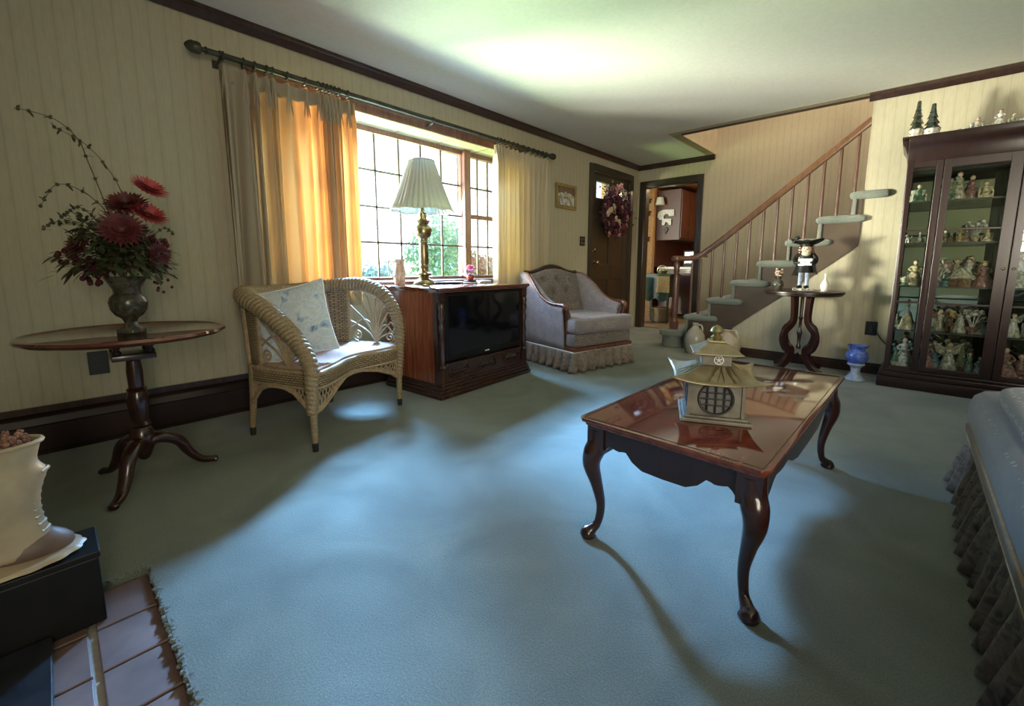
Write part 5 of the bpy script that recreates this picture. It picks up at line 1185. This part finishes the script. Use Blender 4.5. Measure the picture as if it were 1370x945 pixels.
# ------------------------------------------------------------------ curtain rod, rings and curtains
RX, RZ_ = -3.125, 2.165
rd = thing('curtain_rod', 'long bronze curtain rod with acorn finials above the window', 'curtain rod', (RX, 0, RZ_))
MB().tube([(0, .74, 0), (0, 3.86, 0)], .0165, 14).build('pole', 'rod', rd, smooth=True)
for y, s_ in ((.74, -1), (3.86, 1)):
    X = Matrix.Translation((0, y, 0)) @ Matrix.Rotation(-s_*pi/2, 4, 'X'); m = MB(X)
    m.lathe([(.0165, 0), (.022, .006), (.014, .016), (.012, .024), (.030, .034), (.034, .050), (.031, .066), (.034, .070), (.026, .088), (.012, .102), (0, .108)], seg=18); m.build('finial', 'rod', rd, smooth=True)
for y in (.80, 3.80, 2.3):
    m = MB(); m.tube([(0, y, -.02), (-.05, y, -.03), (-.113, y, -.03)], .008, 8); m.box(-.115, -.108, y-.015, y+.015, -.045, .0); m.tube([(.019*cos(a), y, .019*sin(a)) for a in [2*pi*i/16 for i in range(16)]], .005, 6, closed=True); m.build('bracket', 'rod', rd, smooth=True)
def curtain(y0, y1, rings, label, mat, seed, folds):
    t = thing('curtain', label, 'curtain', (RX-.01, 0, 0), group=None)
    random.seed(seed); zt, zb = RZ_-.045, .655; N = 360
    kn = [y0]+rings+[y1]; pk = rings; ph = [random.uniform(-1, 1) for _ in range(60)]
    def f(u, v):
        y = lerp(y0, y1, u); i = 0
        while i < len(kn)-2 and kn[i+1] < y: i += 1
        g = kn[i+1]-kn[i]; fr = (y-kn[i])/max(g, 1e-6); s_ = i+fr
        A = .026+.018*(g < .06)+.006*ph[i]; w = -cos(2*pi*s_)
        w2 = .35*sin(4*pi*s_+2*ph[i]+1.5*(1-v))*(1-v)
        top = min(1, (1-v)/.12)
        d = min(abs(y-q) for q in pk); pin = math.exp(-(d/.014)**2)
        x = -A*(w+w2)*(.35+.65*top)+pin*.014*(1-top)
        yy = y+.015*sin(2*pi*s_*.5+ph[i // 3])*(1-v)**.7+.010*(1-v)*sin(2*pi*s_)
        return (x, yy, lerp(zb+.004*w, zt-.010*(1-pin)*(1 if v > .95 else 0), v))
    m = MB(); m.grid(f, N, 60); m.build('cloth_panel', mat, t, smooth=True, angle=180)
    m = MB()   # header tape behind the pleats
    m.grid(lambda u, v: (f(u, 1)[0]-.008, f(u, 1)[1], lerp(zt-.095, zt-.012, v)), N, 2); m.build('heading', 'heading', t, smooth=True, angle=180)
    for q in rings:
        m = MB(); X = .0; m.tube([(.01+.024*cos(a), q+.003*sin(a), RZ_+.0-.004+.024*sin(a)) for a in [2*pi*i/18 for i in range(18)]], .0048, 6, closed=True); m.build('curtain_ring', 'rod', t, smooth=True)
        m = MB()
        for dy in (-.010, 0, .010): m.tube(spline([(.020, q+dy*.2, zt-.012), (.026, q+dy*.5, zt-.05), (.018, q+dy*.9, zt-.10), (.022, q+dy*2.0, zt-.20)], 3), [.007]*4+[.0065]*3+[.005]*2+[.001], 6)
        m.build('pinch_pleat', mat, t, smooth=True)
M['heading'] = cloth('curtain_heading', (.30, .24, .17), (.05, .04, .03), .05)
curtain(.790, 1.605, [.812, .916, .975, 1.041, 1.074, 1.162, 1.272, 1.353, 1.388, 1.413, 1.439, 1.465, 1.496, 1.56], 'wide beige pleated curtain left of the window, glowing orange in sun', 'curtain', 5, 14)
curtain(3.02, 3.83, [3.05, 3.09, 3.14, 3.20, 3.27, 3.33, 3.42, 3.50, 3.58, 3.66, 3.73, 3.79], 'cream pleated curtain right of the window behind the armchair', 'lining', 15, 16)

# ------------------------------------------------------------------ things on the walls
pf = thing('framed_picture', 'small gilt framed winter scene on the wall beside the front door', 'picture', (XW+.001, 4.315, 1.785))
m = MB(); a, b_, w = .205, .145, .035
m.box(0, .022, -a, a, b_-w, b_); m.box(0, .022, -a, a, -b_, -b_+w); m.box(0, .022, -a, -a+w, -b_+w, b_-w); m.box(0, .022, a-w, a, -b_+w, b_-w); m.build('frame', 'gold', pf, bevel=.005)
m = MB(); m.box(.002, .008, -a+w, a-w, -b_+w, b_-w); p_ = m.build('print', 'snowpic', pf)
m = MB(); m.k = 1; m.prism([(-a+w, .115-.005), (-a+w, .02), (-.09, .045), (-.02, .03), (.06, .05), (a-w, .015), (a-w, .110)], .0081, .0086, 'x'); m.k = 0; m.box(.0088, .0092, -.06, .05, -.03, .02); m.prism([(-.075, .02), (-.005, .065), (.065, .02)], .0088, .0092, 'x'); m.k = 1; m.box(.0093, .0100, -.03, -.01, -.02, .0); m.box(.0093, .0100, .01, .03, -.02, .0); m.build('painted_house', ['p_ivory', 'p_brown'], p_)
sw = thing('light_switch', 'dark double switch plate on the wall left of the front door', 'switch', (XW+.001, 4.69, 1.27))
MB().box(0, .005, -.058, .058, -.060, .060).build('plate', 'iron', sw, bevel=.002)
for y in (-.025, .025):
    for z in (.022, -.026): MB().box(.005, .012, y-.012, y+.012, z-.010, z+.010).build('toggle', 'brass_dull', sw)
ou = thing('wall_outlet', 'black duplex outlet on the wallpaper under the pie-crust table', 'outlet', (XW+.001, .145, .425))
MB().box(0, .006, -.040, .040, -.063, .063).build('plate', 'outlet', ou, bevel=.002)
for z in (.022, -.022): MB().lathe([(.0, 0), (.017, 0), (.017, .004), (0, .004)], seg=18).build('socket', 'iron', ou); ou.children[-1].location = (.006, 0, z); ou.children[-1].rotation_euler = (0, pi/2, 0)
ou = thing('wall_outlet', 'black outlet with a cord plugged in beside the curio cabinet', 'outlet', (-.236, YB-.001, .41))
MB().box(-.042, .042, -.006, 0, -.062, .062).build('plate', 'outlet', ou, bevel=.002)
m = MB(); m.box(-.016, .016, -.030, -.006, -.03, .01); m.build('plug', 'outlet', ou, bevel=.003)
cd_ = tag(MB().tube(spline([(-.22, YB-.025, .40), (-.19, YB-.015, .37), (-.15, YB-.012, .31), (-.11, YB-.012, .27), (-.06, YB-.02, .25)], 6), .004, 6).build('power_cord', 'iron', smooth=True), 'dark power cord running from the outlet behind the curio cabinet', 'cord')

# wreath on the front door
wr = thing('door_wreath', 'burgundy flower wreath with cream blooms hanging on the front door', 'wreath', (XW+.015, 5.385, 1.70))
random.seed(31); m = MB(); m.tube([(0.02, .25*cos(a), .25*sin(a)) for a in [2*pi*i/30 for i in range(30)]], .03, 8, closed=True); m.build('ring', 'twig', wr, smooth=True)
def wpos():
    a = random.uniform(0, 2*pi); r = .22+random.gauss(0, .075); return Vector((.035+random.uniform(0, .06), r*cos(a)*1.2, r*sin(a)*1.05-.0))
m = MB()
for i in range(1000):
    p = wpos(); d = Vector((random.uniform(0, 1), random.gauss(0, 1), random.gauss(0, 1))); leafq(m, p, d, random.uniform(.03, .065), .012, .1)
m.build('leaves', 'wr_leaf', wr, smooth=True)['kind'] = 'stuff'
def rose_(p, r, mat):
    m = MB(Matrix.Translation(p)); 
    for l in range(3):
        for k_ in range(6):
            a = k_*pi/3+l*.5; rr = r*(1-.28*l); d = Vector((.35+.3*l, cos(a), sin(a))); leafq(m, Vector((.004*l, cos(a)*rr*.15, sin(a)*rr*.15)), d, rr, rr*.42, -.25)
    m.ell((r*.35, 0, 0), r*.28, 8, 6); m.build('bloom', mat, wr, smooth=True)
for i in range(40):
    p = wpos(); p.x = .075; rose_(p, random.uniform(.035, .055), random.choice(['wr_rose', 'wr_rose', 'wr_pink', 'wr_plum']))
for y, z in ((-.22, -.02), (-.10, .05), (-.17, .0), (-.04, -.11), (.05, -.15), (-.26, -.06)): rose_(Vector((.09, y, z-.0)), .045, 'wr_cream')
for y, z in ((-.02, .30), (.08, .33), (-.06, .24)): rose_(Vector((.085, y, z)), .055, 'wr_pink')

# ------------------------------------------------------------------ boot planter on the black box
bx_t = thing('fireside_box', 'black wooden box at the edge of the hearth under the boot', 'box', (-1.655, 0, -.021))
m = MB(); m.box(-.080, .078, -.42, .022, 0, .19); m.build('body', 'black', bx_t, bevel=.004)
m = MB(); m.box(-.084, .082, -.424, .026, .19, .208); m.build('lid', 'black', bx_t, bevel=.003)
bt = thing('boot_planter', 'cream ceramic lace-up boot planter with scalloped base, filled with dried flowers', 'planter', (-1.655, -.10, .188))
# profile runs along y (toe towards +y)
lev = [(.018, -.035, .060, .044), (.035, -.035, .060, .043), (.055, -.038, .050, .041), (.078, -.042, .040, .038), (.11, -.045, .033, .038), (.15, -.05, .031, .042), (.185, -.052, .036, .046), (.215, -.055, .046, .049), (.235, -.056, .055, .050), (.246, -.056, .048, .050), (.262, -.057, .036, .051), (.285, -.058, .040, .053), (.318, -.060, .050, .056)]
vs = []; fs = []; sg = 26; m = MB()
for z, yb, yf, hw_ in lev:
    yb -= .045; c = (yb+yf)/2; l = (yf-yb)/2
    for j in range(sg): a = 2*pi*j/sg; vs.append((hw_*sin(a), c+l*cos(a), z))
for i in range(len(lev)-1):
    for j in range(sg): fs.append((i*sg+j, i*sg+(j+1) % sg, (i+1)*sg+(j+1) % sg, (i+1)*sg+j))
fs.append(tuple(range(sg))[::-1])
m.add(vs, fs); bo = m.build('boot_shaft', 'boot', bt, smooth=True, solid=.004, sub=1, angle=180)
m = MB(); m.tube([(.057*sin(a), -.0275+.079*cos(a), .318) for a in [2*pi*i/28 for i in range(28)]], .006, 8, closed=True); m.build('cuff_rim', 'boot', bo, smooth=True)
m = MB()
for i in range(9):
    z = .075+i*.020; yf = interp([(q[0], q[2]) for q in lev], z)
    m.tube(spline([(-.024, yf-.013, z), (0, yf-.001, z+.003), (.024, yf-.013, z)], 4), .0052, 7)
m.build('laces', 'boot', bo, smooth=True)
m = MB(); vs = []; fs = []
lv2 = [(.012, -.06, .084, .042), (.022, -.06, .090, .046), (.036, -.06, .088, .045), (.050, -.06, .078, .041), (.064, -.06, .062, .034), (.078, -.06, .045, .012)]
for z, yb, yf, hw_ in lv2:
    c = (yb+yf)/2; l = (yf-yb)/2
    for j in range(sg): a = 2*pi*j/sg; vs.append(((hw_+.002)*sin(a), c+l*cos(a)-.005, z))
for i in range(len(lv2)-1):
    for j in range(sg): fs.append((i*sg+j, i*sg+(j+1) % sg, (i+1)*sg+(j+1) % sg, (i+1)*sg+j))
fs += [tuple(range(sg))[::-1], tuple((len(lv2)-1)*sg+j for j in range(sg))]; m.add(vs, fs); m.build('toe_vamp', 'boot_foot', bt, smooth=True)
m = MB(); m.lathe([(0, 0), (.105, 0), (.118, .006), (.110, .014), (.07, .018), (0, .018)], (0, -.022, 0), 72, fl=lambda a, z: 1+(.06*abs(sin(a*7)) if z > 0 else 0), sx=.72, sy=1.02); m.build('scalloped_base', 'boot_base', bt, smooth=True)
m = MB(); random.seed(14)
for i in range(260):
    a = random.uniform(0, 2*pi); r = .05*sqrt(random.random()); p = Vector((r*cos(a), -.055+r*sin(a)*1.1, .305+random.uniform(0, .035))); 
    if i % 3: m.ell(p+Vector((0,.03,0)), random.uniform(.004, .008), 6, 4)
    else: leafq(m, p, Vector((random.gauss(0, .5), random.gauss(0, .5), 1)), .022, .004, .1)
m.build('dried_flowers', 'dried', bt, smooth=True)['kind'] = 'stuff'

# ------------------------------------------------------------------ kitchen seen through the archway
m = MB(); m.box(-3.97, -1.2, YA+.12, 9.4, -.12, 0); struct(m.build('floor_kitchen', 'kfloor'))
m = MB(); m.box(-3.97, -1.2, YA+.12, 9.4, ZC, ZC+.1); struct(m.build('ceiling_kitchen', 'ktan'))
m = MB(); m.box(-3.97, -1.2, 9.3, 9.4, 0, ZC); m.box(-3.97, -3.89, YA+.12, 9.4, 0, ZC); m.box(-1.3, -1.2, YA+.12, 9.4, 0, ZC); struct(m.build('wall_kitchen', 'ktan'))
m = MB(); m.box(-3.89, -3.60, 7.45, 7.55, 0, ZC); struct(m.build('wall_kitchen_side', 'ktan'))
# wall cabinets and base cabinets
kc = thing('wall_cabinet', 'red-brown kitchen wall cabinet with two doors seen through the archway', 'cabinet', (-3.60, 7.56, 0))
MB().box(0, .45, 0, 1.5, 1.42, 2.30).build('carcass', 'kwood', kc, bevel=.004)
for y in (.02, .38, .74, 1.10):
    d = MB().box(.45, .47, y, y+.34, 1.45, 2.27).build('door', 'kwood', kc, bevel=.004); MB().box(.47, .485, y+.28, y+.295, 1.60, 1.66).build('door_handle', 'brass_dull', d)
bc = thing('base_cabinet', 'red-brown kitchen base cabinet behind the newel post', 'cabinet', (-3.56, 7.70, 0))
MB().box(0, .72, 0, 1.5, .08, .90).build('carcass', 'kwood', bc, bevel=.004)
for y in (.03, .53, 1.03): MB().box(.72, .74, y, y+.45, .12, .86).build('door', 'kwood', bc, bevel=.004)
for x in (.03, .375): MB().box(x, x+.32, -.02, 0, .12, .86).build('end_panel', 'kwood', bc, bevel=.004)
t = tag(MB().box(-3.58, -2.78, 7.67, 9.2, .90, .94).build('countertop', 'white', bevel=.004), 'white kitchen countertop over the red-brown base cabinet', 'countertop')
m = MB(); m.box(-3.60, -2.2, 9.26, 9.30, .94, 1.42); struct(m.build('wall_tiles', 'kbrick'))
m = MB(); m.box(-3.60, -3.585, 7.56, 9.2, .94, 1.42); struct(m.build('wall_splashback', 'kbrick'))
# white-fronted box standing in for the small bright kitchen window
# the box stands on the counter
kw = thing('bright_window_box', 'small bright kitchen window, stood in for by a white-fronted box', 'window stand-in', (-3.03, 7.95, .94))
MB().box(-.14, .16, -.12, .16, 0, .30).build('body', 'black', kw, bevel=.01)
MB().box(-.11, .12, -.126, -.119, .07, .27).build('front_panel', 'kwhite', kw, bevel=.002)
# dark iron hooks, hanging trivets and the shelf on the tan kitchen wall
def kx(x, z): return (x, 7.44, z)
for i, (z, lb) in enumerate(((2.15, 'black iron scroll bracket highest on the tan kitchen wall'), (1.93, 'black iron hook rail in the middle of the tan kitchen wall'), (1.47, 'black iron trivet hanging lowest on the tan kitchen wall'))):
    m = MB(); m.tube([(-.13, 0, 0), (.10, 0, 0)], .012, 8)
    for k_ in (-.09, -.01, .07): m.tube(spline([(k_, 0, 0), (k_, -.02, -.05), (k_+.02, -.04, -.07), (k_+.03, -.04, -.03)], 4), .010, 6)
    if i == 2: m.box(-.08, -.03, -.012, 0, -.14, -.02); m.box(.0, .05, -.012, 0, -.13, -.02)
    tag(m.build('iron_hook_rail', 'iron', smooth=True), lb, 'hook rail').location = (-3.74, 7.435, z)
sc_ = thing('wall_sconce', 'small kitchen wall sconce with a pale fabric shade', 'lamp', (-3.50, 7.48, 2.14))
MB().lathe([(.085, -.10), (.055, .03)], seg=20).build('lamp_shade', 'shade', sc_, smooth=True, solid=.002); MB().tube([(0, .07, .03), (0, 0, .05), (0, 0, -.03)], .008, 6).build('arm', 'iron', sc_, smooth=True)
bp_ = thing('wooden_plaque', 'white bonnet shaped wooden plaque on the kitchen cabinet side', 'plaque', (-3.40, 7.548, 1.82))
m = MB(); m.prism([(-.16, .02), (-.15, .10), (-.06, .14), (.14, .13), (.15, .02), (.06, .02), (.03, .06), (-.02, .06), (-.04, .02), (-.04, -.02), (.10, -.03), (.10, -.14), (.05, -.13), (.04, -.09), (0, -.08), (-.02, -.13), (-.07, -.14), (-.07, -.04), (-.13, -.03)], -.02, 0, 'y'); m.build('plaque', 'p_white', bp_)
m = MB(); m.prism([(-.05, -.20), (0, -.17), (.05, -.20), (.03, -.24), (0, -.29), (-.03, -.24)], -.02, 0, 'y'); m.build('hanging_heart', 'iron', bp_)
# green side table with patchwork hanging
gt = thing('green_side_table', 'dark green painted drop-leaf table in the kitchen doorway', 'side table', (-3.22, 6.95, 0))
m = MB(); m.box(-.24, .30, -.18, .20, .80, .825); m.build('tabletop', 'kgreen', gt, bevel=.004)
m = MB(); m.box(-.20, .26, -.15, .17, .44, .80); m.build('drawer_case', 'kgreen', gt, bevel=.003)
m = MB(); m.prism([(-.20, .44), (-.18, .40), (-.10, .36), (0, .40), (.03, .42), (.06, .40), (.16, .36), (.24, .40), (.26, .44)], -.15, -.135, 'y'); m.build('apron', 'kgreen', gt)
for x in (-.18, .24):
    for y in (-.13, .15): MB().tube([(x, y, .45), (x, y, 0)], [.022, .014], 8).build('leg', 'kgreen', gt, smooth=True)
m = MB(); m.box(.05, .27, -.165, -.152, .52, .79); m.build('patchwork_panel', 'quilt', gt, bevel=.002)
t = thing('storage_basket', 'tan woven basket on the floor beneath the green table', 'basket', (-3.16, 6.98, 0))
MB().lathe([(.12, .0), (.15, .02), (.165, .24), (.155, .25), (.14, .03), (0, .02)], seg=24).build('body', 'wicker', t, smooth=True)
MB().tube([(.162*cos(a), .162*sin(a), .245) for a in [2*pi*i/30 for i in range(30)]], .010, 6, closed=True).build('rim', 'canepale', t, smooth=True)
t = thing('wire_basket', 'wire handled basket with pinkish trinkets on the green table', 'basket', (-3.15, 6.93, .825))
m = MB(); m.lathe([(.07, 0), (.09, .05), (.085, .052), (.06, .01), (0, .01)], seg=18); m.build('body', 'brass_dull', t, smooth=True)
MB().tube([(.09*cos(a), 0, .05+.09*sin(a)) for a in [pi*i/14 for i in range(15)]], .006, 6).build('handle', 'brass', t, smooth=True)
m = MB(); random.seed(3)
for i in range(10): m.ell((random.uniform(-.05, .05), random.uniform(-.04, .04), .04+random.uniform(0, .02)), .018, 8, 6)
m.build('trinkets', 'skin', t, smooth=True)
t = thing('doorway_stand', 'dark stand at the left edge of the kitchen doorway', 'stand', (-3.36, 6.40, 0))
MB().box(-.12, .0, 0, .22, 0, .78).build('body', 'black', t, bevel=.004); MB().tube([(.03, 0, .02), (.03, 0, .84)], .006, 6).build('chain_pole', 'brass_dull', t)

# ------------------------------------------------------------------ outdoors through the window
m = MB(); m.box(-60, -3.6, -40, 50, -.55, -.45); struct(m.build('ground_lawn', 'lawn'))
def blob_tree(name, label, cat, loc, h, r, mat, n, seed, trunk=True, sz=.10, cone=0, group='trees and shrubs beyond the window'):
    random.seed(seed); t = thing(name, label, cat, loc, 0, group)
    if trunk: MB().tube(spline([(0, 0, 0), (.05, 0, h*.4), (0, .05, h*.85)], 4), [r*.07*(1-.08*i) for i in range(9)], 10).build('trunk', 'bark', t, smooth=True)
    m = MB(); z0 = h*.30 if trunk else 0
    if not trunk: MB().tube([(0, 0, 0), (0, .02, h*.5), (.03, 0, h*.8)], [.05, .04, .02], 8).build('stem', 'bark', t, smooth=True)
    cl = [(random.uniform(-.6, .6)*r, random.uniform(-.6, .6)*r, z0+(h-z0)*random.uniform(.2, .85)) for _ in range(7)]
    for i in range(n):
        if cone:
            q = random.random()**1.3; z = z0+(h-z0)*q; rr = r*(1-q)*sqrt(random.random())+.05; a = random.uniform(0, 2*pi); p = Vector((rr*cos(a), rr*sin(a), z))
        else:
            c = random.choice(cl); d = rdir()*r*.55*random.random()**.35; p = Vector(c)+Vector((d.x, d.y, d.z*.8)); p.z = max(.05, p.z)
        leafq(m, p, rdir(), sz*random.uniform(.7, 1.4), sz*.35, .1)
    o = m.build('foliage', mat, t, smooth=True); o['kind'] = 'stuff'; return t
G = -.45
blob_tree('maple_tree', 'pale green leafy tree behind the table lamp through the window', 'tree', (-11.5, 8.8, G), 2.7, 1.5, 'treeleaf', 5000, 1, sz=.13)
blob_tree('spruce_tree', 'blue-green conifer low behind the left window panes', 'tree', (-12.5, 5.0, G), 2.7, 1.3, 'blueleaf', 5000, 2, cone=1, sz=.12)
blob_tree('maple_tree', 'tall green tree on the far lawn between the conifer and shrub', 'tree', (-18.0, 7.0, G), 3.6, 1.7, 'treeleaf', 4000, 3, sz=.2)
blob_tree('flowering_shrub', 'reddish shrub seen through the narrow right window', 'shrub', (-7.4, 7.3, G), 2.9, .85, 'shrub', 4000, 4, trunk=False, sz=.08)
blob_tree('hedge', 'low bluish bush in front of the conifer below the left panes', 'shrub', (-8.6, 4.6, G), 1.5, .7, 'blueleaf', 3500, 5, trunk=False, sz=.07)
